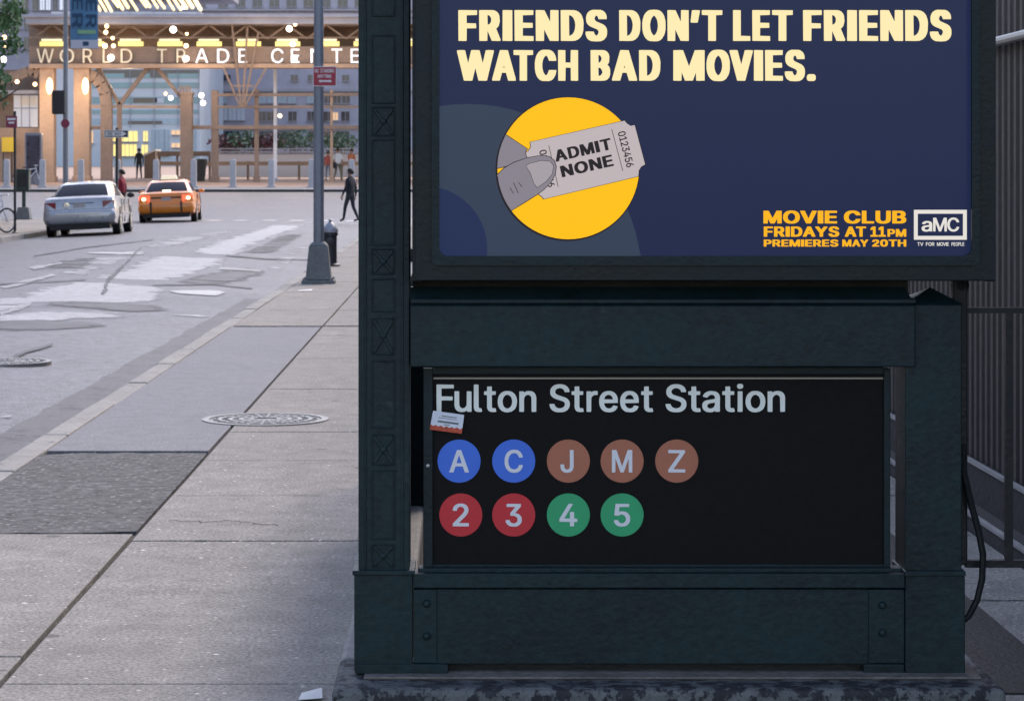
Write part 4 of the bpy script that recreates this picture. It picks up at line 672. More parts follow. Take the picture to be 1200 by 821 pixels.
while x < 60:
    mb.box(x + .01, x + 2.4 - .01, 114.82, 115.0, .4, .845)
    x += 2.4
struct("plaza_kerb", mb, "joint_dirt", bevel=.02)
mb = MB()
grid(mb, [-90, -60, -30, -15, 0, 15, 30, 60, 90], [121.5, 130, 140, 160, 200], lambda x, y: G(y))
struct("plaza", mb, "plaza_paving")

# ---------------------------------------------------------------- subway entrance
SX, SY = .56, 7.28
ent = thing("subway_entrance", (SX, SY, .15), "dark green iron subway entrance frame of two posts around the black station sign", "subway entrance")
YF = 7.20
mb = MB()
pbox(mb, 420, 480, -60, 672, YF, YF + .17)
pbox(mb, 415, 483.5, 672, 786, YF - .012, YF + .18)
pbox(mb, 413, 486, 668.5, 674, YF - .02, YF + .19)
pbox(mb, 416, 525, 778, 789, YF - .02, YF + .19)
rel = [(-50, 20), (41, 122), (163, 288), (326, 366), (422, 502), (550, 632)]
sqs = [(125, 160), (291, 322), (372, 416), (508, 545), (637, 665)]
def ring(mb, x0, x1, y0, y1, t, y, h):
    pbox(mb, x0, x0 + t, y0, y1, y - h, y + .001, ref=y)
    pbox(mb, x1 - t, x1, y0, y1, y - h, y + .001, ref=y)
    pbox(mb, x0 + t, x1 - t, y0, y0 + t, y - h, y + .001, ref=y)
    pbox(mb, x0 + t, x1 - t, y1 - t, y1, y - h, y + .001, ref=y)
for a, b in rel:
    ring(mb, 435, 463, a, b, 2.2, YF, .004)
for a, b in sqs:
    ring(mb, 435, 463, a, b, 2.0, YF, .004)
    for s in (0, 1):
        p, q = P(438, (a + 3, b - 3)[s], YF), P(460, (b - 3, a + 3)[s], YF)
        mb.bar(p, q, .010 + .001 * s, .010, up=(0, 1, 0))
    c = P(449, (a + b) / 2, YF)
    mb.lathe([(.001, -.008), (.008, -.007), (.012, 0)], (c.x, YF, c.z), 12, 'y')
pbox(mb, 427, 429.5, -60, 668, YF - .004, YF + .001, ref=YF)
pbox(mb, 470, 473, -60, 668, YF - .004, YF + .001, ref=YF)
mb.build("post", "green_iron", ent, bevel=.003)
# right post with a pyramid cap
mb = MB()
pbox(mb, 1061, 1127, 357, 672, YF, YF + .17)
a, b = P(1061, 357, YF), P(1127, 357, YF)
ap = P(1096, 343, YF)
mb.add([(a.x - .006, YF - .006, a.z), (b.x + .006, YF - .006, a.z), (b.x + .006, YF + .176, a.z), (a.x - .006, YF + .176, a.z), (ap.x, YF + .085, ap.z + .012)], [(0, 1, 4), (1, 2, 4), (2, 3, 4), (3, 0, 4), (3, 2, 1, 0)])
pbox(mb, 1061, 1131, 672, 789, YF - .012, YF + .18)
pbox(mb, 1060, 1132, 669, 675, YF - .02, YF + .19)
mb.build("post", "green_iron", ent, bevel=.003)
# upper rail: flat face with a sloping top
mb = MB()
a, b = P(481, 430, YF - .02), P(1073, 352, YF - .02)
x0, x1, z0, z1 = a.x, b.x, a.z, b.z
zt = P(481, 342, YF).z
mb.hexa([(x0, YF - .02, z0), (x1, YF - .02, z0), (x1, YF - .02, z1 - .016), (x0, YF - .02, z1 - .016)], [(x0, YF + .12, z0), (x1, YF + .12, z0), (x1, YF + .12, zt), (x0, YF + .12, zt)])
mb.add([(x0, YF - .02, z1 - .016), (x1, YF - .02, z1 - .016), (x1 - .02, YF + .045, zt + .012), (x0, YF + .045, zt + .012)], [(0, 1, 2, 3)])
pbox(mb, 481, 1074, 350.5, 356, YF - .027, YF - .019)
mb.build("upper_rail", "green_iron", ent, bevel=.004)
mb = MB()
pbox(mb, 484.5, 1060.5, 690, 778, YF - .004, YF + .06)
pbox(mb, 484.5, 1060.5, 672, 689, YF - .016, YF + .075)
pbox(mb, 490, 1058, 665.5, 671.5, YF + .02, YF + .08)
pbox(mb, 484.5, 512, 690.5, 777, YF - .010, YF - .003)
pbox(mb, 1018, 1060, 690.5, 777, YF - .010, YF - .003)
pbox(mb, 1012, 1060, 778, 789, YF - .01, YF + .12)
mb.build("lower_beam", "green_iron", ent, bevel=.003)
for (px, py) in ((500, 706), (500, 744), (1033, 708), (1033, 740)):
    c = P(px, py, YF)
    MB().lathe([(.012, 0), (.011, -.006), (.007, -.010), (.001, -.011)], (c.x, YF - .010, c.z), 10, 'y').build("bolt", "green_iron", ent, smooth=True)
mb = MB()
pbox(mb, 484, 1058, 776, 788, YF + .05, YF + .062)
mb.build("gap_fill", "black_iron", ent)  # dark sheet added so the gap under the beam stays dark
mb = MB()
pbox(mb, 484, 1064, 318, 346, YF + .125, YF + .135)
mb.build("gap_fill", "black_iron", ent)  # dark sheet added to keep the gap below the display dark

# stone base around the stairwell
mb = MB()
za = .152
mb.box(-.365, 1.545, 7.0, 7.45, -.2, za - .01, 0)
mb.box(-.365, -.16, 7.453, 13.3, -.2, za - .012, 1)
mb.box(1.34, 1.545, 7.453, 13.3, -.2, za - .012, 1)
base = mb.build("stone_kerb", ["chipped_paint", "kerb_stone"], None, bevel=.018)
tag(base, "low stone kerb with dark chipped paint carrying the subway entrance frame", "stone kerb")
mb = MB()
mb.box(-.28, 1.50, 7.13, 7.44, za - .0095, za - .002)
o = mb.build("mortar_bed", "dirty_ledge", base, bevel=.003)

# stairs going down behind the sign
mb = MB()
for k in range(11):
    mb.box(-.158, 1.338, 12.9 - .28 * (k + 1), 12.9 - .28 * k, -2.2, -.17 * (k + 1))
mb.box(-.158, 1.338, 7.46, 9.8, -2.2, -2.05)
st = mb.build("stairway", "ledge_stone", None)
tag(st, "steep stairway going down behind the station sign", "stairs")
MB().box(-.16, 1.34, 7.452, 7.46, -2.2, -.21).build("end_wall", "ledge_stone", st)
# railing along the left side of the stairs
rl = thing("stair_railing", (-.25, 10.3, .14), "dark iron railing with solid panels along the stairs behind the left entrance post", "railing")
MB().bar((-.25, 7.40, 1.12), (-.25, 13.1, 1.12), .05, .03).build("rail", "black_iron", rl)
MB().bar((-.25, 7.40, .32), (-.25, 13.1, .32), .03, .03).build("rail", "black_iron", rl)
for k in range(4):
    MB().box(-.262, -.238, 7.42 + .96 * k, 8.37 + .96 * k, .145, 1.10).build("side_panel", "green_iron_dark", rl, bevel=.004)
for k in range(25, 36):
    MB().bar((-.25, 7.55 + k * .15, .138), (-.25, 7.55 + k * .15, 1.11), .018, .018).build("picket", "black_iron", rl)
for y in (10.3, 13.1):
    MB().box(-.285, -.215, y - .035, y + .035, .139, 1.2).build("post", "black_iron", rl)
MB().box(-.236, -.10, 10.86, 10.92, .142, 1.1).build("end_panel", "green_iron_dark", rl)

# iron railing continuing to the right of the right post
YR = 7.30
ir = thing("iron_railing", (1.75, YR, 0), "black iron railing with a curved bar beginning right of the right entrance post", "railing")
mb = MB()
pbox(mb, 1117, 1134, 322, 662, YR, YR + .045)
c = P(1127, 335, YR)
mb.ball((c.x, YR + .022, c.z), .027, 12)
mb.build("standard", "black_iron", ir, bevel=.004)
for py, hw in ((363.5, 3.2), (660, 4.2)):
    a, b = P(1131, py, YR + .02), P(1560, py, YR + .02)
    MB().bar(a, b, .026, hw * 2 / 397).build("rail", "black_iron", ir)
for px in (1182, 1236, 1290, 1344, 1398, 1452, 1506):
    a, b = P(px, 362, YR + .02), P(px, 661, YR + .02)
    MB().bar(a, b, .022, .022).build("picket", "black_iron", ir)
pts = [(1128, 520), (1130, 555), (1138, 590), (1147, 622), (1152, 650), (1151, 678), (1145, 703), (1135, 722), (1128, 727)]
MB().tube([P(px, py, YR - .03) for px, py in pts], .010, 8).build("curved_bar", "black_iron", ir, smooth=True)
for px in (1300, 1506):
    a, b = P(px, 330, YR + .02), P(px, 849, YR + .02)
    MB().bar((a.x, YR + .045, a.z), (a.x, YR + .045, 0.0), .04, .04).build("post", "black_iron", ir)

# dark strip along the sidewalk and the corrugated metal wall on the right
MB().box(1.60, 1.91, 7.6, 40, -.09, .006).build("sidewalk_strip", "black_iron", None, bevel=.004)
tag(bpy.data.objects["sidewalk_strip"], "long dark strip set in the sidewalk at the foot of the railing", "hatch")
wall = thing("siding_wall", (2.45, 30, 0), "grey vertical corrugated metal wall with a pipe and two bright edged ledges along the far right", "wall")
mb = MB()
n = 0
y = 6.0
prof = []
while y < 75:
    prof += [(2.45, y), (2.45, y + .05), (2.468, y + .065), (2.468, y + .105)]
    y += .12
rings = [[(x, yy, z) for x, yy in prof] for z in (.24, 3.2, 5.5)]
mb.loft(rings, caps=False, closed=False)
mb.build("sheeting", "siding", wall)
MB().box(2.50, 16, 6, 75, -.2, 5.6).build("backing", "ledge_stone", wall)
mat("brick_dark", (.16, .11, .09), .85, noise=((.4, .2), (5, .2)))
lb2 = thing("left_shade_block", (-24, 20, 0), "plain brick coloured block added outside the picture to shade the near street", "building")  # unseen block, added and sized to shade the near street
MB().box(-34, -16.2, 0, 83, -.2, 10).build("wall", "brick_dark", lb2)
mb = MB()
mb.box(2.40, 2.499, 6, 75, -.1, .238)
mb.box(2.285, 2.398, 6, 75, -.1, .062)
mb.build("ledge", "ledge_stone", wall, bevel=.004)
mb = MB()
mb.box(2.392, 2.42, 6, 75, .2385, .252)
mb.box(2.278, 2.305, 6, 75, .0625, .076)
mb.build("ledge_edge", "nosing", wall)
mb = MB()
mb.tube([(2.405, 6, 2.19), (2.405, 75, 2.19)], .022, 10)
for k in range(23):
    mb.box(2.405, 2.46, 6.4 + 3 * k, 6.44 + 3 * k, 2.178, 2.202)
mb.build("pipe", "nosing", wall, smooth=True)

# ---------------------------------------------------------------- station sign
YS = 7.262
sg = thing("station_sign", (P(770, 550, YS).x, YS + .03, P(770, 665, YS).z), "black station name sign with white lettering and coloured line discs", "sign")
mb = MB()
pbox(mb, 507, 1036, 438.5, 661, YS, YS + .02)
mb.build("panel", "sign_black", sg)
mb = MB()
pbox(mb, 496, 507, 432, 671, YS - .012, YS + .03)
pbox(mb, 1036, 1043.5, 432, 671, YS - .012, YS + .03)
pbox(mb, 507.05, 1035.95, 661, 671, YS - .012, YS + .03)
pbox(mb, 507.05, 1035.95, 430, 438.4, YS - .012, YS + .03)
mb.build("frame", "green_iron_dark", sg, bevel=.002)
mb = MB()
pbox(mb, 508, 1035, 442.2, 444.2, YS - .0015, YS - .0002)
mb.build("stripe", "sign_stripe", sg)
for px, py in ((501.5, 545), (530, 666), (770, 666), (1010, 667)):
    c = P(px, py, YS)
    MB().lathe([(.006, 0), (.005, -.003), (.001, -.004)], (c.x, YS - .012, c.z), 10, 'y').build("screw", "screw_steel", sg)
mb = MB()
for wd, a, b in (("Fulton", 511.5, 628.5), ("Street", 644, 765.5), ("Station", 780, 920)):
    t = ptext(wd, "medium", a, b, 482.4, 450.4, YS - .0012, .001, gap=.085)
    mb.add(t.v, t.f)
mb.build("lettering", "sign_white", sg)
for ch, px, py, m, wpx in (("A", 538, 540, "bullet_blue", 23), ("C", 602, 540, "bullet_blue", 21.5), ("J", 666, 540, "bullet_brown", 15.5), ("M", 729, 540, "bullet_brown", 24), ("Z", 793, 540, "bullet_brown", 20),
                           ("2", 540, 603, "bullet_red", 19), ("3", 602, 603, "bullet_red", 19), ("4", 666, 603, "bullet_green", 21), ("5", 729, 603, "bullet_green", 19)):
    c = P(px, py, YS)
    b = MB().lathe([(25.2 / 399.3, 0), (25.2 / 399.3, -.0012), (.0005, -.0013)], (c.x, YS - .0002, c.z), 64, 'y').build("line_disc", m, sg)
    ox = -1.5 if ch == "J" else 0
    t = ptext(ch, "medium", px + ox - wpx / 2, px + ox + wpx / 2, py + 13.4, py - 13.0, YS - .0022, .001)
    t.build("letter" if ch.isalpha() else "numeral", "bullet_letter", b)

sk = [(507.5, 481), (544, 486), (541, 508), (503.5, 503)]
q = [P(px, py, YS - .0145) for px, py in sk]
stk = tag(MB().prism([(v.x, v.z) for v in q], YS - .0155, YS - .0135).build("sticker", "sticker_white", None), "small tilted white and orange sticker under the first letter of the station name", "sticker")
def on_sticker(u, v):
    a = q[0].lerp(q[1], u)
    b = q[3].lerp(q[2], u)
    r = a.lerp(b, v)
    return (r.x, r.z)
zz = [on_sticker(0, 1), on_sticker(1, 1)] + [on_sticker(1 - k / 12, .72 + (.07 if k % 2 else -.02) + random.uniform(-.02, .02)) for k in range(13)]
fill2d([zz], YS - .0160, .0004).build("orange_band", "sticker_orange", stk)
mb = MB()
for (u0, u1, v0, v1) in ((.3, .78, .18, .23), (.2, .8, .30, .33), (.2, .86, .46, .56), (.4, .6, .63, .67)):
    mb.prism([on_sticker(u0, v0), on_sticker(u1, v0), on_sticker(u1, v1), on_sticker(u0, v1)], YS - .0161, YS - .0156)
mb.build("print", "sticker_ink", stk)

# ---------------------------------------------------------------- lit advertising display
YB = 7.10
bx = thing("advertising_display", (P(825, 0, YB).x, YB + .13, P(0, 330, YB).z), "backlit movie club advertisement in a black metal display case above the station sign", "advertising display")
def rrect(x0, x1, y0, y1, r, yd, n=8):
    a, b = P(x0, y1, yd), P(x1, y0, yd)
    r = r * yd / 2900
    out = []
    for (cx_, cz_, s) in ((b.x - r, b.z - r, 0), (a.x + r, b.z - r, 1), (a.x + r, a.z + r, 2), (b.x - r, a.z + r, 3)):
        for k in range(n + 1):
            t = (s + k / n) * math.pi / 2
            out.append((cx_ + r * math.cos(t), cz_ + r * math.sin(t)))
    return out
fr = fill2d([rrect(487, 1167, -62, 328, 3, YB), rrect(513, 1140, -22, 304, 8, YB)], YB + .02, .04)
fr.build("frame", "box_frame", bx, bevel=.003)
fr = fill2d([rrect(506, 1147, -30, 311, 8, YB), rrect(515, 1138, -16, 300, 10, YB)], YB - .004, .016)
fr.build("inner_trim", "green_iron_dark", bx, bevel=.003)
mb = MB()
a, b = P(483, 330, YB), P(1168, -64, YB)
mb.box(a.x, b.x, YB + .09, YB + .30, a.z, b.z)
mb.box(a.x, a.x + .03, YB + .012, YB + .0895, a.z, b.z)
mb.box(b.x - .03, b.x, YB + .012, YB + .0895, a.z, b.z)
mb.box(a.x + .0305, b.x - .0305, YB + .041, YB + .0895, a.z, a.z + .03)
mb.box(a.x + .0305, b.x - .0305, YB + .041, YB + .0895, b.z - .03, b.z)
mb.build("case", "box_frame", bx, bevel=.003)
YP = YB + .030
po = fill2d([rrect(510, 1143, -20, 303, 12, YP)], YP, .008).build("poster", "poster_navy", bx)
X0, X1, Y0, Y1 = 512, 1141, -18, 301
def disc_px(cx_, cy_, r, n=72):
    return [(clamp(cx_ + r * math.cos(2 * math.pi * k / n), X0, X1), clamp(cy_ + r * math.sin(2 * math.pi * k / n), Y0, Y1)) for k in range(n)]
def dedupe(l):
    o = []
    for p in l:
        if not o or (abs(p[0] - o[-1][0]) + abs(p[1] - o[-1][1])) > .01:
            o.append(p)
    return o
def pflat(loops, k, name, m):
    """a printed shape: k = its layer on the poster"""
    y = YP - .0045 - .0006 * k
    L = [[(P(a, b, y).x, P(a, b, y).z) for a, b in dedupe(lp)] for lp in loops]
    return fill2d(L, y, .0004).build(name, m, po)
def poly_clip_px(lp):
    return [(clamp(a, X0, X1), clamp(b, Y0, Y1)) for a, b in lp]
pflat([disc_px(548, 326, 204)], 0, "print_ring", "poster_teal")
pflat([disc_px(497, 292, 74)], 1, "print_ring", "poster_blue")
C0 = (665.9, 197.4)
cr = lambda a, b: (560 + a / 3.909, 90 + b / 3.909)
pflat([disc_px(C0[0] - .8, C0[1] + .8, 84.4)], 2, "print_shadow", "poster_ink")
pflat([disc_px(*C0, 83)], 3, "yellow_disc", "poster_yellow")
def arc_px(a0, a1, r=83, n=14):
    return [(C0[0] + r * math.cos(R(a0 + (a1 - a0) * k / n)), C0[1] + r * math.sin(R(a0 + (a1 - a0) * k / n))) for k in range(n + 1)]
fing = [cr(130, 268), cr(226, 331), cr(217, 345), cr(232, 372), cr(150, 402), cr(122, 412)] + arc_px(180, 209)
def grow(lp, e):
    cx_ = sum(p[0] for p in lp) / len(lp)
    cy_ = sum(p[1] for p in lp) / len(lp)
    return [(p[0] + e * (p[0] - cx_) / max(1, math.hypot(p[0] - cx_, p[1] - cy_)), p[1] + e * (p[1] - cy_) / max(1, math.hypot(p[0] - cx_, p[1] - cy_))) for p in lp]
pflat([grow(fing, .9)], 4, "print_line", "poster_ink")
pflat([fing], 5, "finger", "poster_skin")
tk = [cr(240, 300), cr(672, 202), cr(682, 214), cr(700, 226), cr(718, 222), cr(766, 402), cr(748, 412), cr(737, 430), cr(735, 456), cr(302, 560), cr(293, 548), cr(280, 540), cr(219, 348), cr(232, 340), cr(243, 322)]
pflat([grow(tk, .9)], 6, "print_line", "poster_ink")
pflat([tk], 7, "ticket", "poster_ticket")
def line_px(a, b, wd):
    (ax, ay), (bx_, by) = a, b
    L = math.hypot(bx_ - ax, by - ay)
    nx, ny = -(by - ay) / L * wd / 2, (bx_ - ax) / L * wd / 2
    return [(ax + nx, ay + ny), (bx_ + nx, by + ny), (bx_ - nx, by - ny), (ax - nx, ay - ny)]
def rot_text(txt, font, p0, p1, cap, k, name, m, up=1, **kw):
    """lettering set along the pixel line p0 -> p1"""
    (ax, ay), (bx_, by) = p0, p1
    L = math.hypot(bx_ - ax, by - ay)
    ux, uy = (bx_ - ax) / L, (by - ay) / L
    vx, vy = uy, -ux
    lo = text_loops(txt, font, 0, L, 0, cap, **kw)
    return pflat([[(ax + ux * s + vx * t, ay + uy * s + vy * t) for s, t in lp] for lp in lo], k, name, m)
pflat([line_px(cr(613, 240), cr(664, 432), .7)], 8, "ticket_line", "poster_ink")
pflat([line_px(cr(325, 315), cr(368, 505), .7)], 8, "ticket_line", "poster_ink")
rot_text("ADMIT", "wide", cr(357, 391), cr(617, 332), 13.6, 8, "ticket_lettering", "poster_ink", gap=.1)
rot_text("NONE", "wide", cr(386, 462), cr(624, 408), 13.6, 8, "ticket_lettering", "poster_ink", gap=.1)
rot_text("0123456", "medium", cr(640, 256), cr(682, 418), 9.0, 8, "ticket_number", "poster_ink", gap=.12)
rot_text("0123456", "medium", cr(280, 340), cr(322, 508), 8.5, 8, "ticket_number", "poster_ink", gap=.12)
th = [cr(88, 452), cr(120, 420), cr(165, 394), cr(225, 373), cr(285, 362), cr(325, 366), cr(348, 384), cr(358, 412), cr(354, 446), cr(334, 484), cr(300, 518), cr(270, 540), cr(215, 574), cr(154, 612)] + arc_px(144, 173)
pflat([grow(th, .9)], 9, "print_line", "poster_ink")
pflat([th], 10, "thumb", "poster_skin")
nail = [cr(221, 408), cr(236, 399), cr(290, 385), cr(330, 388), cr(346, 408), cr(340, 445), cr(312, 480), cr(272, 507), cr(258, 490), cr(240, 440)]
pflat([grow(nail, .6)], 11, "print_line", "poster_ink")
pflat([nail], 12, "thumb_nail", "poster_nail")
for a, b in ((cr(147, 508), cr(163, 535)), (cr(163, 484), cr(185, 534)), (cr(186, 484), cr(203, 505))):
    pflat([line_px(a, b, .7)], 12, "print_line", "poster_ink")
def plet(words, font, base, capy, m, k=3, name="lettering", **kw):
    y = YP - .0045 - .0006 * k
    mb = MB()
    for wd, a, b in words:
        t = ptext(wd, font, a, b, base, capy, y, .0004, **kw)
        mb.add(t.v, t.f)
    return mb.build(name, m, po)
plet((("FRIENDS", 537, 711.5), ("DON’T", 725.5, 846.5), ("LET", 859, 929), ("FRIENDS", 941, 1115)), "heavy", 48.4, 12.2, "poster_cream", name="heading", gap=.05)
plet((("WATCH", 535.5, 677.5), ("BAD", 692, 774), ("MOVIES.", 789, 956)), "heavy", 95, 59, "poster_cream", name="heading", gap=.05)
plet((("MOVIE", 894.6, 981), ("CLUB", 989, 1062)), "wide", 262, 247, "poster_gold", gap=.08)
plet((("FRIDAYS", 895, 983.5), ("AT", 990, 1015), ("11", 1020, 1038)), "wide", 277.5, 265.5, "poster_gold", gap=.08)
plet((("PM", 1040, 1062),), "wide", 277.5, 268.5, "poster_gold", gap=.08)
plet((("PREMIERES", 895, 982.5), ("MAY", 987, 1017.5), ("20TH", 1022, 1062)), "wide", 289, 280.8, "poster_gold", gap=.08)
pflat([[(1071, 246), (1133, 246), (1133, 281), (1071, 281)], [(1075.5, 250.5), (1128.5, 250.5), (1128.5, 276.5), (1075.5, 276.5)]], 3, "logo_frame", "poster_white")
plet((("a", 1080, 1092.5), ("MC", 1093.5, 1124)), "medium", 271.3, 255.2, "poster_white", name="logo_lettering", gap=.03)
plet((("TV", 1075, 1082), ("FOR", 1085, 1095), ("MOVIE", 1098, 1112), ("PEOPLE", 1115, 1130)), "medium", 288.2, 284, "poster_white", name="tagline", gap=.08)

# ---------------------------------------------------------------- street furniture nearby
mat("cast_iron", (.115, .11, .11), .5, metal=.2, noise=((6, .3), (50, .3)), bump=(60, .4))
mat("cast_iron_bright", (.20, .19, .18), .45, metal=.2, noise=((8, .3), (60, .3)))
mat("hydrant_black", (.022, .024, .03), .45, noise=(8, .3), bump=(40, .3))
mat("hydrant_silver", (.30, .31, .34), .45, metal=.3, noise=(12, .25))
mat("paper", (.62, .61, .60), .7, noise=(30, .1))

def manhole(name, x, y, r, fz, label):
    t = thing(name, (x, y, fz), label, "manhole cover", "manhole covers")
    MB().lathe([(r - .012, -.03), (r - .012, .002)], (x, y, fz), 56).build("lid", "cast_iron", t)
    mb = MB()
    def annulus(r0, r1, z0, z1):
        n = 56
        vs = []
        for rr, zz in ((r0, z0), (r0, z1), (r1, z1), (r1, z0)):
            vs += [(x + rr * math.cos(2 * math.pi * k / n), y + rr * math.sin(2 * math.pi * k / n), fz + zz) for k in range(n)]
        mb.add(vs, [(a * n + k, ((a + 1) % 4) * n + k, ((a + 1) % 4) * n + (k + 1) % n, a * n + (k + 1) % n) for a in range(4) for k in range(n)])
    annulus(r - .010, r + .035, -.03, .007)
    mb.build("ring", "cast_iron_bright", t)
    mb = MB()
    for k in range(1, 5):
        annulus(r * (.18 * k + .03), r * (.18 * k + .10), .0015, .008)
    for k in range(24):
        a = 2 * math.pi * k / 24
        p = Vector((x + r * .2 * math.cos(a), y + r * .2 * math.sin(a), fz + .004))
        q = Vector((x + r * .9 * math.cos(a), y + r * .9 * math.sin(a), fz + .004))
        mb.bar(p, q, .018, .006)
    mb.build("tread_pattern", "cast_iron_bright", t)
x, y = on_walk(311, 492)
manhole("manhole_cover", x, y, .375, .002, "round cast iron manhole cover set across the joint of the near sidewalk")
manhole("manhole_cover", -4.02, 21.9, .36, road(-4.02, 21.9) + .012, "round iron manhole cover in the street at the left picture edge")
for k, (px, py, s) in enumerate(((365, 817, .036), (358, 341, .10), (283, 347, .0))):
    if s:
        x, y = on_walk(px, py)
        mb = MB()
        mb.hexa([(x - s, y - s * 1.5, .006), (x + s, y - s * 1.2, .009), (x + s * .8, y + s * 1.5, .02), (x - s * .9, y + s, .008)], [(x - s, y - s * 1.5, .004), (x + s, y - s * 1.2, .007), (x + s * .8, y + s * 1.5, .018), (x - s * .9, y + s, .006)])
        tag(mb.build("paper_scrap", "paper"), ("white paper scrap on the sidewalk near the stone kerb", "white paper scrap at the foot of the grey lamp post")[k], "litter", "paper scraps")

# lamp post
yl = 36.0
lx = P(373.5, 0, yl).x
lp = thing("lamp_post", (lx, yl, 0), "tall grey lamp post with a tapered square base on the right sidewalk", "lamp post")
mb = MB()
def taper(mb, x, y, z0, z1, a, b, mi=0):
    mb.hexa([(x - a, y - a, z0), (x + a, y - a, z0), (x + a, y + a, z0), (x - a, y + a, z0)], [(x - b, y - b, z1), (x + b, y - b, z1), (x + b, y + b, z1), (x - b, y + b, z1)], mi)
taper(mb, lx, yl, .05, .55, .185, .135)
taper(mb, lx, yl, .551, .60, .135, .09)
mb.build("base", "pole_base", lp, bevel=.015)
mb = MB()
mb.box(lx - .24, lx + .24, yl - .22, yl + .22, -.05, .049)
for sx in (-1, 1):
    for sy in (-1, 1):
        mb.lathe([(.018, 0), (.018, .03), (.005, .04)], (lx + sx * .205, yl + sy * .195, .049), 8)
mb.build("flange", "pole_base", lp, bevel=.006)
mb = MB()
n = 8
mb.loft([[(lx + r * math.cos(2 * math.pi * (k + .5) / n), yl + r * math.sin(2 * math.pi * (k + .5) / n), z) for k in range(n)] for r, z in ((.082, .58), (.078, 2.5), (.060, 8.0))])
mb.build("pole", "pole_grey", lp)
MB().tube([(lx, yl, 7.8), (lx - .4, yl, 8.4), (lx - 1.2, yl, 8.7), (lx - 2.2, yl, 8.75)], [.05, .045, .04, .035], 8).build("arm", "pole_grey", lp, smooth=True)
MB().ball((lx - 2.5, yl, 8.72), .3, 12, sq=(1.2, .6, .4)).build("luminaire", "pole_grey", lp, smooth=True)

def letter_sign(parent, txts, y, m, font="medium"):
    for wd, a, b, base, capy in txts:
        ptext(wd, font, a, b, base, capy, y, .002, gap=.12).build("lettering", m, parent)
ys = yl - .10
mb = MB()
pbox(mb, 366.5, 394.5, 78, 101.5, ys, ys + .006)
ps = tag(mb.build("parking_sign", "white_paint"), "red no standing sign fixed to the grey lamp post", "sign")
mb = MB()
pbox(mb, 367.4, 393.6, 79, 100.5, ys - .003, ys - .0005)
mb.build("face", "sign_red", ps)
letter_sign(ps, [("NO", 368.8, 373.5, 85.4, 81), ("STANDING", 375.5, 391.5, 85.4, 81), ("ANYTIME", 372, 388.5, 91.5, 87.5)], ys - .005, "white_paint")
mb = MB()
pbox(mb, 375.5, 386.5, 94.3, 96.3, ys - .006, ys - .0035)
a, b, c = P(373, 95.3, ys), P(376, 93.3, ys), P(376, 97.3, ys)
mb.prism([(a.x, a.z), (b.x, b.z), (c.x, c.z)], ys - .0058, ys - .0035)
a, b, c = P(389, 95.3, ys), P(386, 93.3, ys), P(386, 97.3, ys)
mb.prism([(a.x, a.z), (b.x, b.z), (c.x, c.z)], ys - .0058, ys - .0035)
mb.build("arrow", "white_paint", ps)
mb = MB()
mb.box(lx - .085, lx + .085, ys + .006, yl - .05, 2.92, 2.95)
mb.build("bracket", "pole_grey", ps)

# hydrant
hy = 42.6
hx = P(387, 0, hy).x
h = thing("fire_hydrant", (hx, hy, 0), "black fire hydrant with a silver pointed cap behind the lamp post", "hydrant")
MB().lathe([(.17, 0), (.17, .03), (.12, .05), (.115, .10), (.115, .52), (.135, .53), (.135, .57), (.115, .58)], (hx, hy, 0), 16).build("barrel", "hydrant_black", h, smooth=True)
MB().lathe([(.135, .581), (.14, .61), (.12, .66), (.085, .71), (.05, .745), (.03, .76), (.03, .80), (.012, .815)], (hx, hy, 0), 16).build("cap", "hydrant_silver", h, smooth=True)
for dx, dy, ax in ((-1, 0, 'x'), (0, -1, 'y')):
    MB().lathe([(.055, 0), (.055, .07), (.068, .071), (.068, .10), (.03, .105), (.03, .13)] if dx >= 0 and dy >= 0 else [(.055, 0), (.055, -.07), (.068, -.071), (.068, -.10), (.03, -.105), (.03, -.13)], (hx + dx * .10, hy + dy * .10, .43), 12, ax).build("nozzle", "hydrant_black", h, smooth=True)

# ---------------------------------------------------------------- cars
mat("car_silver", (.40, .40, .415), .3, metal=.35, noise=(3, .04), coat=.6)
mat("taxi_yellow", (.76, .215, .012), .35, noise=(3, .05), coat=.6)
mat("car_glass", (.006, .012, .024), .12, spec=.06)
mat("car_black", (.012, .012, .013), .6)
mat("tyre", (.018, .018, .019), .8)
mat("rim", (.38, .38, .40), .35, metal=.7)
mat("tail_red", (.22, .008, .012), .3)
mat("tail_lit", (.6, .05, .02), .3, emit=(1, .05, .02), estr=4.0)
mat("brake_core", (.8, .5, .3), .3, emit=(1, .78, .45), estr=5.0)
mat("chrome", (.6, .6, .62), .15, metal=1)
mat("plate", (.42, .38, .36), .5, noise=(40, .3))
mat("head_glass", (.6, .6, .6), .1)
mat("roof_light", (.8, .75, .6), .4, emit=(1, .85, .5), estr=.5)

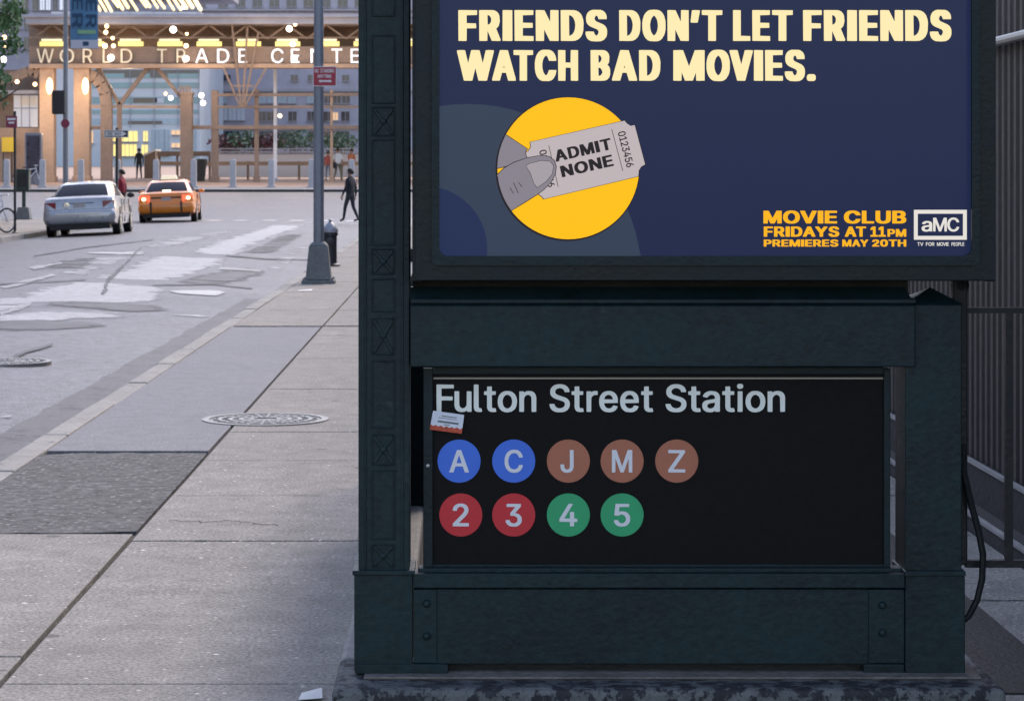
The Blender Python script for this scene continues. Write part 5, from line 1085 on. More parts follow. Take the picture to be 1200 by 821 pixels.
def car(name, label, paint, lit_tail=False, taxi=False, group=None):
    t = thing(name, (0, 0, 0), label, "taxi" if taxi else "car", group)
    st = [(-2.66, .42, .64, .84, .60), (-2.63, .36, .69, .925, .62), (-2.56, .33, .715, .965, .64), (-2.535, .33, .725, .968, .66), (-2.50, .31, .95, .955, .74), (-2.44, .30, 1.02, .955, .78), (-2.3, .28, 1.05, .965, .80), (-1.9, .24, 1.07, .985, .82), (-1.0, .22, 1.02, .995, .82), (0, .22, .99, .995, .80), (1.0, .22, .985, .99, .78), (1.5, .23, .97, .985, .76), (2.1, .26, .90, .95, .72), (2.45, .3, .82, .885, .66), (2.62, .36, .68, .78, .58)]
    rings = []
    for y, zb, zt, w_, zs in st:
        half = [(0, zb), (w_ * .8, zb), (w_ * .965, zb + .05), (w_, (zb + zs) / 2), (w_ * .985, min(zs, zt - .05)), (w_ * .93, zt - .018), (w_ * .78, zt - .002), (w_ * .4, zt + .008), (0, zt + .011)]
        rings.append([(x, y, z) for x, z in half] + [(-x, y, z) for x, z in reversed(half[1:-1])])
    MB().loft(rings).build("body", paint, t, smooth=True, angle=42)
    # cabin
    cab = [(-1.86, 1.045, 1.052, .80, .76), (-1.50, 1.02, 1.245, .855, .70), (-1.14, 1.0, 1.395, .87, .645), (-.9, 1.0, 1.435, .875, .635), (-.2, .985, 1.465, .88, .635), (.4, .975, 1.435, .88, .64), (.62, .97, 1.40, .875, .645), (1.02, .965, 1.18, .86, .70), (1.42, .965, .985, .82, .77)]
    rings = []
    for y, zb, zt, wb, wt in cab:
        e = max(.0, min(.045, (zt - zb) * .3))
        half = [(wb, zb), (wt + .03 * min(1, (zt - zb) / .3), zt - e), (wt - .06, zt - e * .25), (0, zt + .006)]
        rings.append([(x, y, z) for x, z in half] + [(-x, y, z) for x, z in reversed(half[:-1])])
    MB().loft(rings).build("cabin", paint, t, smooth=True, angle=50)
    def glass(nm, pts, push):
        q = [Vector(p) for p in pts]
        nrm = (q[1] - q[0]).cross(q[2] - q[0]).normalized() * push
        MB().hexa([p + nrm for p in q], [p - nrm * .5 for p in q]).build(nm, "car_glass", t, bevel=.012)
    def top(y):
        for a, b in zip(cab, cab[1:]):
            if a[0] <= y <= b[0]:
                k = (y - a[0]) / (b[0] - a[0])
                return [a[i] + (b[i] - a[i]) * k for i in range(5)]
    # rear window, bowed in the middle
    mb = MB()
    rows = []
    for y, wd in ((-1.81, .72), (-1.50, .65), (-1.17, .575)):
        _, zb, zt, wb, wt = top(y)
        rows.append([(wd * u, y - .012, zt + .012 - .02 * abs(u) ** 2) for u in (-1, -.8, -.4, 0, .4, .8, 1)])
    n = 7
    mb.add([p for r in rows for p in r], [(i * n + k, i * n + k + 1, (i + 1) * n + k + 1, (i + 1) * n + k) for i in range(2) for k in range(n - 1)])
    mb.build("rear_window", "car_glass", t, smooth=True)
    mb = MB()
    rows = []
    for y, wd in ((.70, .58), (1.02, .66), (1.36, .72)):
        _, zb, zt, wb, wt = top(y)
        rows.append([(wd * u, y + .012, zt + .014 - .02 * abs(u) ** 2) for u in (-1, -.8, -.4, 0, .4, .8, 1)])
    mb.add([p for r in rows for p in r], [(i * n + k, i * n + k + 1, (i + 1) * n + k + 1, (i + 1) * n + k) for i in range(2) for k in range(n - 1)])
    mb.build("windscreen", "car_glass", t, smooth=True)
    for s in (-1, 1):
        for y0, y1, f0, f1 in ((-1.32, -.38, -1.0, -.36), (-.30, .98, -.28, .52)):
            pts = []
            for y, k in ((y0, .1), (y1, .1), (f1, .86), (f0, .86)):
                _, zb, zt, wb, wt = top(y)
                pts.append((s * (wb + (wt + .02 - wb) * k + .006), y, zb + (zt - .04 - zb) * k))
            glass("side_window", pts if s > 0 else pts[::-1], .004)
    # wheels with dark arches
    for s in (-1, 1):
        for y in (-1.5, 1.45):
            MB().lathe([(.39, -.2), (.39, 0), (.001, .001)], (s * .985 - (0 if s > 0 else 0), y, .36), 24, 'x').build("wheel_arch", "car_black", t) if s > 0 else MB().lathe([(.39, .2), (.39, 0), (.001, -.001)], (-.985, y, .36), 24, 'x').build("wheel_arch", "car_black", t)
            k = s
            wh = MB().lathe([(.20, -.22 * k), (.31, -.21 * k), (.335, -.18 * k), (.335, -.03 * k), (.315, 0), (.22, .004 * k)], (s * .992, y, .335), 24, 'x').build("wheel", "tyre", t, smooth=True)
            MB().lathe([(.225, -.02 * k), (.215, .004 * k), (.12, .001 * k), (.05, .012 * k), (.001, .013 * k)], (s * .994, y, .335), 20, 'x').build("rim", "rim", wh, smooth=True)
    # rear end
    mb = MB()
    mb.box(-.80, .80, -2.58, -1.9, .20, .335)
    mb.box(-.70, .70, -1.9, 2.3, .17, .24)
    mb.build("underbody", "car_black", t)
    z0, z1 = (.72, .93) if not taxi else (.73, .95)
    for s in (-1, 1):
        a, b = (.62, .935) if not taxi else (.56, .925)
        mb = MB()
        mb.hexa([(s * a, -2.535, z0), (s * b, -2.515, z0 + .02), (s * (b - .01), -2.50, z1), (s * a, -2.52, z1)], [(s * a, -2.40, z0), (s * b, -2.38, z0 + .02), (s * (b - .01), -2.38, z1), (s * a, -2.40, z1)])
        tl = mb.build("tail_light", "tail_lit" if lit_tail else "tail_red", t, bevel=.015)
        if lit_tail:
            MB().ball((s * (a + .2), -2.525, (z0 + z1) / 2), .06, 10, sq=(1.2, .25, .95)).build("bulb", "brake_core", tl, smooth=True)
    mb = MB()
    if taxi:
        mb.box(-.52, .52, -2.518, -2.44, .74, .90)
    else:
        mb.hexa([(-.44, -2.518, .75), (.36, -2.518, .75), (.40, -2.512, .90), (-.44, -2.512, .90)], [(-.44, -2.44, .75), (.36, -2.44, .75), (.40, -2.44, .90), (-.44, -2.44, .90)])
    rc = mb.build("plate_recess", "car_black", t, bevel=.01)
    MB().box(-.16, .16, -2.53, -2.52, .765, .885).build("plate", "plate", rc)
    if not taxi:
        mb = MB()
        mb.lathe([(.085, 0), (.085, -.012), (.06, -.013), (.06, -.002)], (-.34, -2.52, .83), 20, 'y')
        mb.build("round_badge", "chrome", rc)
        MB().box(-.62, .62, -2.672, -2.63, .60, .615).build("bumper_strip", "chrome", t)
    else:
        for s in (-1, 1):
            MB().box(s * .52 - .03, s * .52 + .03, -2.69, -2.62, .36, .74).build("bumper_guard", "car_black", t, bevel=.01)
        MB().box(-.14, .14, -2.0, -1.93, 1.075, 1.125).build("brake_light", "brake_core", t, bevel=.01)
        tp = MB().hexa([(-.30, -.42, 1.47), (.30, -.42, 1.47), (.30, -.10, 1.47), (-.30, -.10, 1.47)], [(-.25, -.36, 1.62), (.25, -.36, 1.62), (.25, -.16, 1.62), (-.25, -.16, 1.62)]).build("roof_sign", "roof_light", t, bevel=.02)
        MB().box(-.34, .34, -.45, -.07, 1.455, 1.475).build("roof_sign_base", "car_black", tp)
    MB().box(-.75, .75, -2.476, -2.455, .985, .992).build("boot_seam", "car_black", t)
    for s in (-1, 1):
        m = MB().ball((s * 1.06, .86, 1.03), .10, 10, sq=(1.1, .6, .75)).build("mirror", "car_black" if not taxi else paint, t, smooth=True)
        for y in (-.85, .25):
            MB().box(s * .99 - .012, s * .99 + .016, y - .09, y + .09, .80, .83).build("door_handle", "chrome", t, bevel=.005)
        for y in (-1.08, -.34, 1.0):
            MB().box(s * .984 - .01, s * .984 + .012, y - .006, y + .006, .32, .93).build("door_seam", "car_black", t)
        MB().box(s * .993 - .01, s * .993 + .014, -1.05, 1.05, .52, .56).build("side_moulding", "car_black" if taxi else "chrome", t)
        MB().ball((s * .62, 2.60, .60), .13, 10, sq=(1.5, .4, .7)).build("headlight", "head_glass", t, smooth=True)
    return t
c1 = car("silver_sedan", "silver sedan with unlit red tail lights stopped at the left kerb", "car_silver")
xc, yc = -10.25, 68.6
c1.location = (xc, yc, road(xc, yc) - .005)
c1.rotation_euler = (0, R(-2.6), R(2.2))
c2 = car("taxi_cab", "orange yellow taxi with brake lights on at the end of the street", "taxi_yellow", True, True)
xc, yc = -10.22, 87.4
c2.location = (xc, yc, road(xc, yc) + .0)
c2.rotation_euler = (R(.4), R(-2.3), R(3.2))

# ---------------------------------------------------------------- left sidewalk
mat("sign_maroon", (.22, .03, .07), .5, noise=(10, .1))
mat("dark_post", (.02, .022, .026), .5)
mat("box_green", (.025, .05, .05), .5, noise=(6, .2))
mat("bike_white", (.65, .66, .70), .3)
mat("banner_blue", (.075, .19, .33), .7, noise=(3, .12))
mat("banner_ink", (.012, .05, .11), .7)
mat("banner_green", (.20, .38, .22), .7)
mat("banner_white", (.45, .47, .55), .7)
mat("leaf", (.055, .12, .045), .6, noise=(1.2, .35))
mat("leaf_pale", (.09, .165, .07), .6, noise=(1.2, .3))
mat("bark", (.08, .065, .05), .9, noise=(6, .3), bump=(20, .6))

yp = 66.0
pxx = P(17.5, 0, yp).x
t = thing("sign_pole", (pxx, yp, 0), "thin black sign pole beside the bicycle on the left sidewalk", "pole")
MB().tube([(pxx, yp, 0), (pxx, yp, 3.25)], .035, 8).build("pole", "dark_post", t)
MB().lathe([(.09, 0), (.09, .02), (.045, .05)], (pxx, yp, 0), 12).build("foot", "dark_post", t)
mb = MB()
pbox(mb, 7, 20, 136, 150, yp - .06, yp - .045)
s = tag(mb.build("parking_sign", "sign_maroon"), "maroon parking sign at the top of the thin black pole", "sign")
mb = MB()
pbox(mb, 8.5, 18.5, 138.5, 141, yp - .064, yp - .0605)
pbox(mb, 10, 17, 143, 145, yp - .064, yp - .0605)
mb.build("print", "white_paint", s)
MB().box(pxx - .03, pxx + .03, yp - .044, yp - .03, 2.85, 3.1).build("bracket", "dark_post", s)

b = thing("bicycle", (-12.15, 66.3, 0), "white bicycle leaning by the thin black sign pole", "bicycle")
def bike(t, o, ang):
    ux, uy = math.cos(ang), math.sin(ang)
    F = lambda a, z, sd=0: (o[0] + ux * a - uy * sd, o[1] + uy * a + ux * sd, o[2] + z)
    for a in (0, -1.03):
        wpts = [F(a + .32 * math.cos(2 * math.pi * k / 28), .34 + .32 * math.sin(2 * math.pi * k / 28)) for k in range(29)]
        wh = MB().tube(wpts, .02, 6).build("wheel", "tyre", t, smooth=True)
        mb = MB()
        mb.tube([F(a + .295 * math.cos(2 * math.pi * k / 28), .34 + .295 * math.sin(2 * math.pi * k / 28)) for k in range(29)], .012, 5)
        for k in range(12):
            mb.bar(F(a, .34), F(a + .29 * math.cos(math.pi * k / 6), .34 + .29 * math.sin(math.pi * k / 6)), .005)
        mb.build("rim", "rim", wh)
    mb = MB()
    for p, q in (((-1.03, .34), (-.58, .30)), ((-1.03, .34), (-.70, .80)), ((-.58, .30), (-.72, .86)), ((-.58, .30), (-.16, .74)), ((-.70, .80), (-.17, .86)), ((-.17, .90), (-.12, .66)), ((-.12, .66), (0, .34))):
        mb.tube([F(*p), F(*q)], .018, 6)
    mb.build("frame", "bike_white", t)
    mb = MB()
    mb.tube([F(-.18, .88), F(-.19, 1.0)], .014, 6)
    mb.tube([F(-.22, 1.02, -.28), F(-.10, 1.03, -.2), F(-.17, 1.0, 0), F(-.10, 1.03, .2), F(-.22, 1.02, .28)], .014, 6)
    mb.build("handlebar", "bike_white", t)
    MB().ball(F(-.74, .93), .11, 10, sq=(1.1, 1.0, .4)).build("saddle", "dark_post", t, smooth=True)
    mb = MB()
    mb.lathe([(.09, -.01), (.09, .01)], F(-.58, .30), 16, 'y')
    mb.bar(F(-.58, .30, -.1), F(-.50, .15, -.1), .02)
    mb.bar(F(-.58, .30, .1), F(-.66, .45, .1), .02)
    mb.build("crank", "chrome", t)
bike(b, (-12.15, 66.2, 0), R(52))

yb = 86.0
bxx = P(28, 0, yb).x
t = thing("call_box", (bxx, yb, 0), "dark green box on a short post with grey foot left of the silver car", "call box")
taper_mb = MB()
taper(taper_mb, bxx, yb, 0, .42, .26, .19)
taper_mb.build("foot", "pole_base", t, bevel=.02)
MB().tube([(bxx, yb, .42), (bxx, yb, 1.0)], .07, 10).build("post", "box_green", t)
mb = MB()
a, b_ = P(20, 226, yb), P(35, 200, yb)
mb.box(a.x, b_.x, yb - .2, yb + .2, 1.0, b_.z)
mb.box(a.x - .03, b_.x + .03, yb - .23, yb + .23, b_.z + .001, b_.z + .05)
mb.build("box", "box_green", t, bevel=.02)
MB().box(a.x + .06, b_.x - .06, yb - .215, yb - .201, 1.12, b_.z - .1).build("door", "dark_post", t, bevel=.006)

# signal mast with banner
ym = 87.0
mx = P(77, 0, ym).x
t = thing("signal_mast", (mx, ym, 0), "tall grey street light mast behind the silver car carrying the blue banner", "mast")
MB().tube([(mx, ym, 0), (mx, ym, 4), (mx, ym, 9.5)], [.105, .095, .07], 10).build("pole", "pole_grey", t, smooth=True)
taper_mb = MB()
taper(taper_mb, mx, ym, 0, .6, .22, .15)
taper_mb.build("base", "pole_base", t, bevel=.02)
mb = MB()
for py in (-58, 57):
    p = P(77, py, ym)
    mb.bar((mx, ym, p.z), (P(116, py, ym).x, ym, p.z), .03)
mb.build("banner_arms", "pole_grey", t)
MB().tube([(mx, ym, 9.2), (mx - 1, ym, 9.6), (mx - 2.4, ym, 9.6)], [.06, .05, .04], 8).build("arm", "pole_grey", t, smooth=True)
mb = MB()
rows = []
yb2 = ym
for k in range(9):
    py = -56 + 112 * k / 8
    rows.append([(P(px, py, yb2).x, yb2 + .04 * math.sin(k * .8 + px * .11), P(px, py, yb2).z) for px in (82, 88, 94, 100, 106, 115)])
n = 6
vs = [p for r in rows for p in r] + [(x, y + .008, z) for r in rows for x, y, z in r]
m_ = len(vs) // 2
fs = [(i * n + k, i * n + k + 1, (i + 1) * n + k + 1, (i + 1) * n + k) for i in range(8) for k in range(n - 1)]
mb.add(vs, fs + [tuple(m_ + i for i in reversed(f)) for f in fs])
bn = tag(mb.build("banner", "banner_blue", None, smooth=True), "blue street banner with two columns of upright lettering on the grey mast", "banner")
mb = MB()
def vtext(txt, pxr, pxl, py0, py1, y):
    """word running down the banner"""
    L = abs(py1 - py0)
    lo = text_loops(txt, "medium", 0, L, 0, abs(pxr - pxl), gap=.18)
    loops = [[(P(pxl + t_, py0 + s, y).x, P(pxl + t_, py0 + s, y).z) for s, t_ in lp] for lp in lo]
    q = fill2d(loops, y, .003)
    mb.add(q.v, q.f)
vtext("RIVER", 113, 100.5, -52, 33, yb2 - .055)
vtext("RIVER", 97, 84.5, -58, 33, yb2 - .055)
mb.build("lettering", "banner_ink", bn)
mb = MB()
pbox(mb, 91, 112, 35.5, 40, yb2 - .056, yb2 - .052)
mb.build("green_band", "banner_green", bn)
mb = MB()
pbox(mb, 83, 115.5, 47, 57, yb2 - .057, yb2 - .052)
mb.build("foot_band", "banner_white", bn)
mb = MB()
pbox(mb, 97, 104, 49, 54, yb2 - .060, yb2 - .0575)
mb.build("emblem", "banner_ink", bn)
ysg = ym - .25
mb = MB()
pbox(mb, 60.5, 76, 106, 134, ysg, ysg + .3)
ts = thing("traffic_light", (P(68, 0, ysg).x, ysg + .15, P(0, 134, ysg).z), "black traffic light seen from behind on the grey mast", "traffic light")
mb.build("housing", "dark_post", ts, bevel=.03)
mb = MB()
for k in range(3):
    c = P(68, 110.5 + 9.2 * k, ysg + .3)
    mb.lathe([(.125, 0), (.135, .16), (.125, .165), (.11, .02)], (c.x, ysg + .3, c.z), 16, 'y')
mb.build("visors", "dark_post", ts)
mb = MB()
for py in (112, 128):
    p = P(76, py, ysg)
    mb.box(p.x - .02, mx - .02, ysg + .1, ysg + .24, p.z - .03, p.z + .03)
mb.build("bracket", "dark_post", ts)
c = P(76.5, 145, ym - .14)
s = tag(MB().lathe([(.155, 0), (.155, -.012), (.001, -.013)], (c.x, c.y, c.z), 24, 'y').build("round_sign", "sign_maroon"), "small dark red round sign low on the grey mast", "sign")
MB().box(c.x - .03, c.x + .03, c.y + .0005, c.y + .06, c.z - .1, c.z + .1).build("bracket", "dark_post", s)

yo = 84.0
ox = P(137, 0, yo).x
t = thing("street_sign_post", (ox, yo, 0), "slim dark post between the two cars with a one way sign on top", "sign post")
MB().tube([(ox, yo, 0), (ox, yo, P(0, 150, yo).z)], .05, 8).build("pole", "dark_post", t)
mb = MB()
pbox(mb, 122, 150.5, 152.5, 161.5, yo - .07, yo - .055)
s = tag(mb.build("one_way_sign", "white_paint"), "black one way sign with white border on the slim dark post", "sign")
mb = MB()
pbox(mb, 122.8, 149.7, 153.4, 160.6, yo - .075, yo - .0705)
mb.build("face", "dark_post", s)
fill2d([[(P(a, b, yo).x, P(a, b, yo).z) for a, b in ((124, 154.4), (143, 154.4), (143, 153.6), (148.8, 157), (143, 160.4), (143, 159.6), (124, 159.6))]], yo - .0785, .003).build("arrow", "white_paint", s)
letter_sign(s, [("ONE", 125.5, 132, 158.8, 155.2), ("WAY", 134, 142, 158.8, 155.2)], yo - .082, "dark_post")

# tree whose crown enters at the upper left
yt = 70.0
tx = P(-56, 0, yt).x
tr = thing("street_tree", (tx, yt, 0), "leafy green street tree with its crown at the upper left corner", "tree")
mb = MB()
mb.tube([(tx, yt, 0), (tx + .05, yt, 1.5), (tx - .05, yt + .1, 3.0), (tx + .1, yt, 4.6), (tx + .1, yt, 6.5)], [.17, .14, .12, .09, .04], 8)
for k in range(9):
    a = k * 2.4
    z = 2.9 + k * .36
    L = 1.9 - .08 * k
    mb.tube([(tx, yt, z), (tx + .5 * L * math.cos(a), yt + .5 * L * math.sin(a), z + .45), (tx + L * math.cos(a), yt + L * math.sin(a), z + 1.1)], [.06, .04, .015], 6)
mb.build("trunk", "bark", tr, smooth=True)
mb = MB()
rnd = random.Random(3)
clumps = []
for k in range(84):
    a, u = rnd.uniform(0, 6.28), rnd.uniform(-1, 1)
    r_ = rnd.uniform(.45, 1.0)
    zc = 5.6 + 2.9 * u
    rad = 2.25 * math.sqrt(max(.08, 1 - u * u)) * r_
    clumps.append((tx + rad * math.cos(a), yt + rad * math.sin(a), zc, rnd.uniform(.35, .62)))
for cx_, cy_, cz_, cr_ in clumps:
    mi = 0 if rnd.random() < .55 else 1
    for j in range(int(230 * cr_)):
        v = Vector((rnd.gauss(0, 1), rnd.gauss(0, 1), rnd.gauss(0, .8)))
        v = v.normalized() * cr_ * rnd.random() ** .45
        c = Vector((cx_, cy_, cz_)) + v
        a = Vector((rnd.gauss(0, 1), rnd.gauss(0, 1), rnd.gauss(0, .6))).normalized()
        b2 = a.orthogonal().normalized()
        b2 = (Matrix.Rotation(rnd.uniform(0, 6.28), 3, a) @ b2)
        n_ = a.cross(b2)
        s = rnd.uniform(.06, .12)
        mb.add([c - b2 * s, c + n_ * s * .55, c + b2 * s, c - n_ * s * .55], [(0, 1, 2, 3)], mi)
mb.build("crown", ["leaf", "leaf_pale"], tr)

# ---------------------------------------------------------------- people
mat("skin_tone", (.30, .17, .115), .6)
mat("hair_dark", (.015, .012, .011), .7)
mat("shoe_dark", (.02, .018, .018), .6)
def cloth(name, c):
    return mat(name, c, .85, noise=(12, .2), bump=(30, .3))
cloth("cloth_black", (.018, .019, .024)); cloth("cloth_charcoal", (.03, .032, .04)); cloth("cloth_white", (.68, .70, .75)); cloth("cloth_khaki", (.16, .14, .105))
cloth("cloth_red", (.42, .10, .09)); cloth("cloth_maroon", (.22, .015, .03)); cloth("cloth_denim", (.16, .2, .28)); cloth("cloth_grey", (.22, .22, .25)); cloth("cloth_orange", (.45, .16, .08))

def person(loc, rot, H, shirt, trousers, label, stride=.22, arms=(.12, -.12), short=False, bag=None, group="people walking on the plaza"):
    k = H / 1.75
    t = thing("person", (0, 0, 0), label, "person", group)
    V, Eg, Rr = [], [], []
    def v(p, r, par=None):
        V.append(Vector(p) * k)
        Rr.append(r * k)
        if par is not None: Eg.append((par, len(V) - 1))
        return len(V) - 1
    pel = v((0, 0, .97), .125)
    sp = v((0, .01, 1.13), .135, pel)
    ch = v((0, .0, 1.33), .15, sp)
    nk = v((0, .01, 1.49), .055, ch)
    h1 = v((0, .035, 1.58), .078, nk)
    h2 = v((0, .02, 1.68), .085, h1)
    hands = []
    for s, sw in ((-1, arms[0]), (1, arms[1])):
        sh = v((s * .175, 0, 1.40), .062, ch)
        el = v((s * .225, sw * .5 - .02, 1.13), .045, sh)
        wr = v((s * .235, sw + .05, .90), .032, el)
        hd = v((s * .235, sw + .08, .81), .034, wr)
        hands.append((s, sw))
    for s, st_ in ((-1, stride), (1, -stride)):
        hp = v((s * .09, 0, .90), .095, pel)
        kn = v((s * .095, st_ * .6 + .04, .50), .062, hp)
        an = v((s * .10, st_ * 1.25 - (.06 if st_ < 0 else 0), .09), .043, kn)
        v((s * .11, st_ * 1.25 + .14, .035), .035, an)
    me = bpy.data.meshes.new("tmp")
    bm = bmesh.new()
    ly = bm.verts.layers.skin.verify()
    bv = [bm.verts.new(p) for p in V]
    for q, r in zip(bv, Rr):
        q[ly].radius = (r, r)
    bv[0][ly].use_root = True
    for a, b_ in Eg: bm.edges.new((bv[a], bv[b_]))
    bm.to_mesh(me)
    bm.free()
    o = bpy.data.objects.new("tmp", me)
    COL.objects.link(o)
    o.modifiers.new("s", 'SKIN')
    sb = o.modifiers.new("d", 'SUBSURF')
    sb.levels = 2
    bpy.context.view_layer.update()
    m2 = bpy.data.meshes.new_from_object(o.evaluated_get(bpy.context.evaluated_depsgraph_get()))
    mb = MB()
    mats_ = [shirt, trousers, "skin_tone", "shoe_dark"]
    def which(c):
        c = c / k
        if c.z > 1.50: return 2
        if abs(c.x) > .17 and c.z < (1.16 if short else .90) and c.z > .7: return 2
        if c.z < .085: return 3
        if c.z < .94 and abs(c.x) < .2: return 1
        return 0
    vs = [w_.co.copy() for w_ in m2.vertices]
    for p in m2.polygons:
        c = sum((vs[i] for i in p.vertices), Vector()) / len(p.vertices)
        mb.f.append(tuple(p.vertices))
        mb.mi.append(which(c))
    mb.v = [tuple(q) for q in vs]
    for s, sw in hands:                       # fingers and thumb grow out of the palm
        base_ = Vector((s * .235, sw + .08, .81)) * k
        for f in range(4):
            p = base_ + Vector((0, (f - 1.5) * .018, -.01)) * k
            L = (.075, .085, .08, .06)[f] * k
            mb.tube([p, p + Vector((-s * .004, .006, -.6 * L)), p + Vector((-s * .02 * k, .012 * k, -L))], [.0095 * k, .0085 * k, .006 * k], 6, 2)
        p = base_ + Vector((0, .028, .03)) * k
        mb.tube([p, p + Vector((-s * .012, .025, -.025)) * k, p + Vector((-s * .018, .03, -.055)) * k], [.011 * k, .0095 * k, .007 * k], 6, 2)
    hc = Vector((0, .025, 1.64)) * k
    mb.ball(hc + Vector((0, .105, -.02)) * k, .016 * k, 8, 2, (.8, 1.3, 1.4))       # nose
    for s in (-1, 1):
        mb.ball(hc + Vector((s * .088, .0, -.01)) * k, .024 * k, 8, 2, (.4, .8, 1.2))
        mb.ball(hc + Vector((s * .034, .085, .012)) * k, .012 * k, 8, 3, (1, .6, .7))
    mb.ball(hc + Vector((0, .088, -.062)) * k, .02 * k, 8, 3, (1.3, .4, .3))
    mb.build("body", mats_, t, smooth=True, angle=80)
    bpy.data.objects.remove(o)
    hb = MB().ball((0, .0 * k, 1.675 * k), .108 * k, 14, sq=(.95, 1.06, .95))
    hb.v = [(x, y - max(0, (1.69 * k - z)) * .75, z) for x, y, z in hb.v]
    hb.build("hair", "hair_dark", t, smooth=True)
    if bag:
        x, y, z, m = bag
        B = MB()
        B.box(x - .09, x + .09, y - .2, y + .2, z - .17, z + .17)
        bgo = B.build("shoulder_bag", m, None, bevel=.04)
        bgo.location = loc
        bgo.rotation_euler.z = R(rot)
        tag(bgo, "dark bag hanging at the side of the walker in the white shirt", "bag")
        sm = MB()
        sm.tube([(x, y - .15, z + .16), (x * .75, y - .03, 1.1), (.15 * x / abs(x), 0, 1.45), (x * .75, y + .05, 1.1), (x, y + .15, z + .16)], .012, 6)
        so = sm.build("strap", m, bgo)
    t.location = loc
    t.rotation_euler.z = R(rot)
    return t
q = P(410.5, 0, 81.0)
person((q.x, 81.0, .002), 60, 1.74, "cloth_black", "cloth_charcoal", "person in dark jacket and trousers crossing just left of the green post", .16, (.1, -.12), group="people near the crossing")
def at(px, y): return (P(px, 0, y).x, y, G(y) + .002)
person(at(396, 137.5), -150, 1.78, "cloth_white", "cloth_khaki", "person in a white shirt and khaki trousers walking on the plaza", .2, (.15, -.1), True, (.29, .02, .86, "cloth_black"))
person(at(384.5, 138), -170, 1.62, "cloth_red", "cloth_denim", "person in a red top beside the walker in white", .15, (.1, -.1), True)
person(at(412, 137), 150, 1.76, "cloth_orange", "cloth_black", "person in an orange top half hidden behind the green post", .15, (.1, -.1), True)
person(at(163, 143), 20, 1.76, "cloth_black", "cloth_charcoal", "dark silhouetted person standing before the yellow lit windows", .10, (.05, -.05))
q = P(142.5, 0, 86.5)
person((q.x, 86.5, .0), 75, 1.72, "cloth_maroon", "cloth_charcoal", "person in a dark red coat behind the silver car", .14, (.1, -.1), group="people near the crossing")

# ---------------------------------------------------------------- plaza edge: bollards
mat("bollard_grey", (.40, .37, .38), .7, noise=((4, .15), (20, .15)))
by = 120.0
b0 = None
for k, px in enumerate((-37, 8, 50, 95, 138, 183, 227, 273, 318, 365, 412, 458)):
    loc = at(px, by)
    if b0 is None:
        b0 = thing("bollard", (0, 0, 0), "x", "bollard", "grey bollards along the plaza kerb")
        mb = MB()
        taper(mb, 0, 0, 0, 1.30, .145, .135)
        taper(mb, 0, 0, 1.301, 1.36, .135, .09)
        mb.build("shaft", "bollard_grey", b0, bevel=.02)
        mb = MB()
        mb.box(-.24, .24, -.24, .24, -.1, .05)
        mb.build("foot", "bollard_grey", b0, bevel=.01)
        b0.location = loc
        o = b0
    else:
        o = copy_tree(b0, loc)
    o["label"] = ["grey bollard left of the picture edge", "grey bollard at the left edge in front of the tan hall wall", "grey bollard in front of the dark advertising kiosk", "grey bollard before the foot of the second lit column", "grey bollard behind the roof of the silver car", "grey bollard just left above the taxi roof sign", "grey bollard right of the taxi roof", "grey bollard midway between the taxi and the flagpole", "grey bollard below the white flagpole", "grey bollard hidden behind the grey lamp post", "grey bollard by the person in orange at the green post", "grey bollard hidden behind the green post"][k]

# ---------------------------------------------------------------- station hall across the square
Y = 132.0
mat("hall_brown", (.20, .14, .11), .7, noise=((.8, .15), (6, .15)))
mat("hall_tan", (.34, .23, .165), .7, noise=((.8, .12), (6, .1)))
mat("steel_grey", (.30, .30, .37), .5, noise=(2, .1))
mat("roof_grey", (.24, .24, .28), .6, noise=(1, .15))
mat("strip_yellow", (.7, .6, .25), .5, emit=(1.0, .72, .16), estr=.75)
mat("strip_cream", (.8, .7, .5), .5, emit=(1.0, .85, .5), estr=.75)
mat("flood_white", (.9, .85, .8), .4, emit=(1.0, .86, .80), estr=6)
mat("flood_warm", (.9, .7, .5), .4, emit=(1.0, .62, .30), estr=5)
mat("tube_warm", (.9, .8, .6), .4, emit=(1.0, .70, .34), estr=2.0)
mat("letter_lit", (.75, .75, .78), .5, emit=(.92, .93, 1.0), estr=.7)  # lamplit look of these letters put in as glow
mat("letter_dim", (.62, .55, .42), .5, emit=(1, .8, .55), estr=.12)  # unlit letters: dimmer colour with a faint warm glow put in
hall = thing("station_hall", (P(230, 0, Y).x, Y, G(Y)), "open station entrance hall with lettered beam, truss roof and many lamps across the square", "station building")
def hp(name, m, *boxes, y0=Y, y1=Y + .3, bevel=0):
    mb = MB()
    for (a, b, c, d_) in boxes: pbox(mb, a, b, c, d_, y0, y1)
    return mb.build(name, m, hall, bevel=bevel)
RX = 760
hp("fascia", "steel_grey", (30, RX, 20.5, 28), y0=Y - .8, y1=Y + 18, bevel=.02)
hp("roof_edge", "steel_grey", (26, RX, 16.5, 20.3), y0=Y - 1.1, y1=Y + 19, bevel=.02)
hp("ceiling", "hall_brown", (34, RX, 29, 31), y0=Y + .6, y1=Y + 17.5)
hp("back_wall", "hall_brown", (34, RX, 29.2, 79), y0=Y + 3.2, y1=Y + 3.4)
hp("header_beam", "hall_brown", (34, RX, 54.6, 74.5), y0=Y, y1=Y + .6, bevel=.03)
hp("beam_flange", "hall_tan", (34, RX, 74.8, 80), y0=Y - .2, y1=Y + .8, bevel=.02)
mb = MB()
zt, zb_ = P(0, 29, Y).z, P(0, 45.5, Y).z
pbox(mb, 34, RX, 43.5, 45.4, Y + .2, Y + .4)
x = 37.0
k = 0
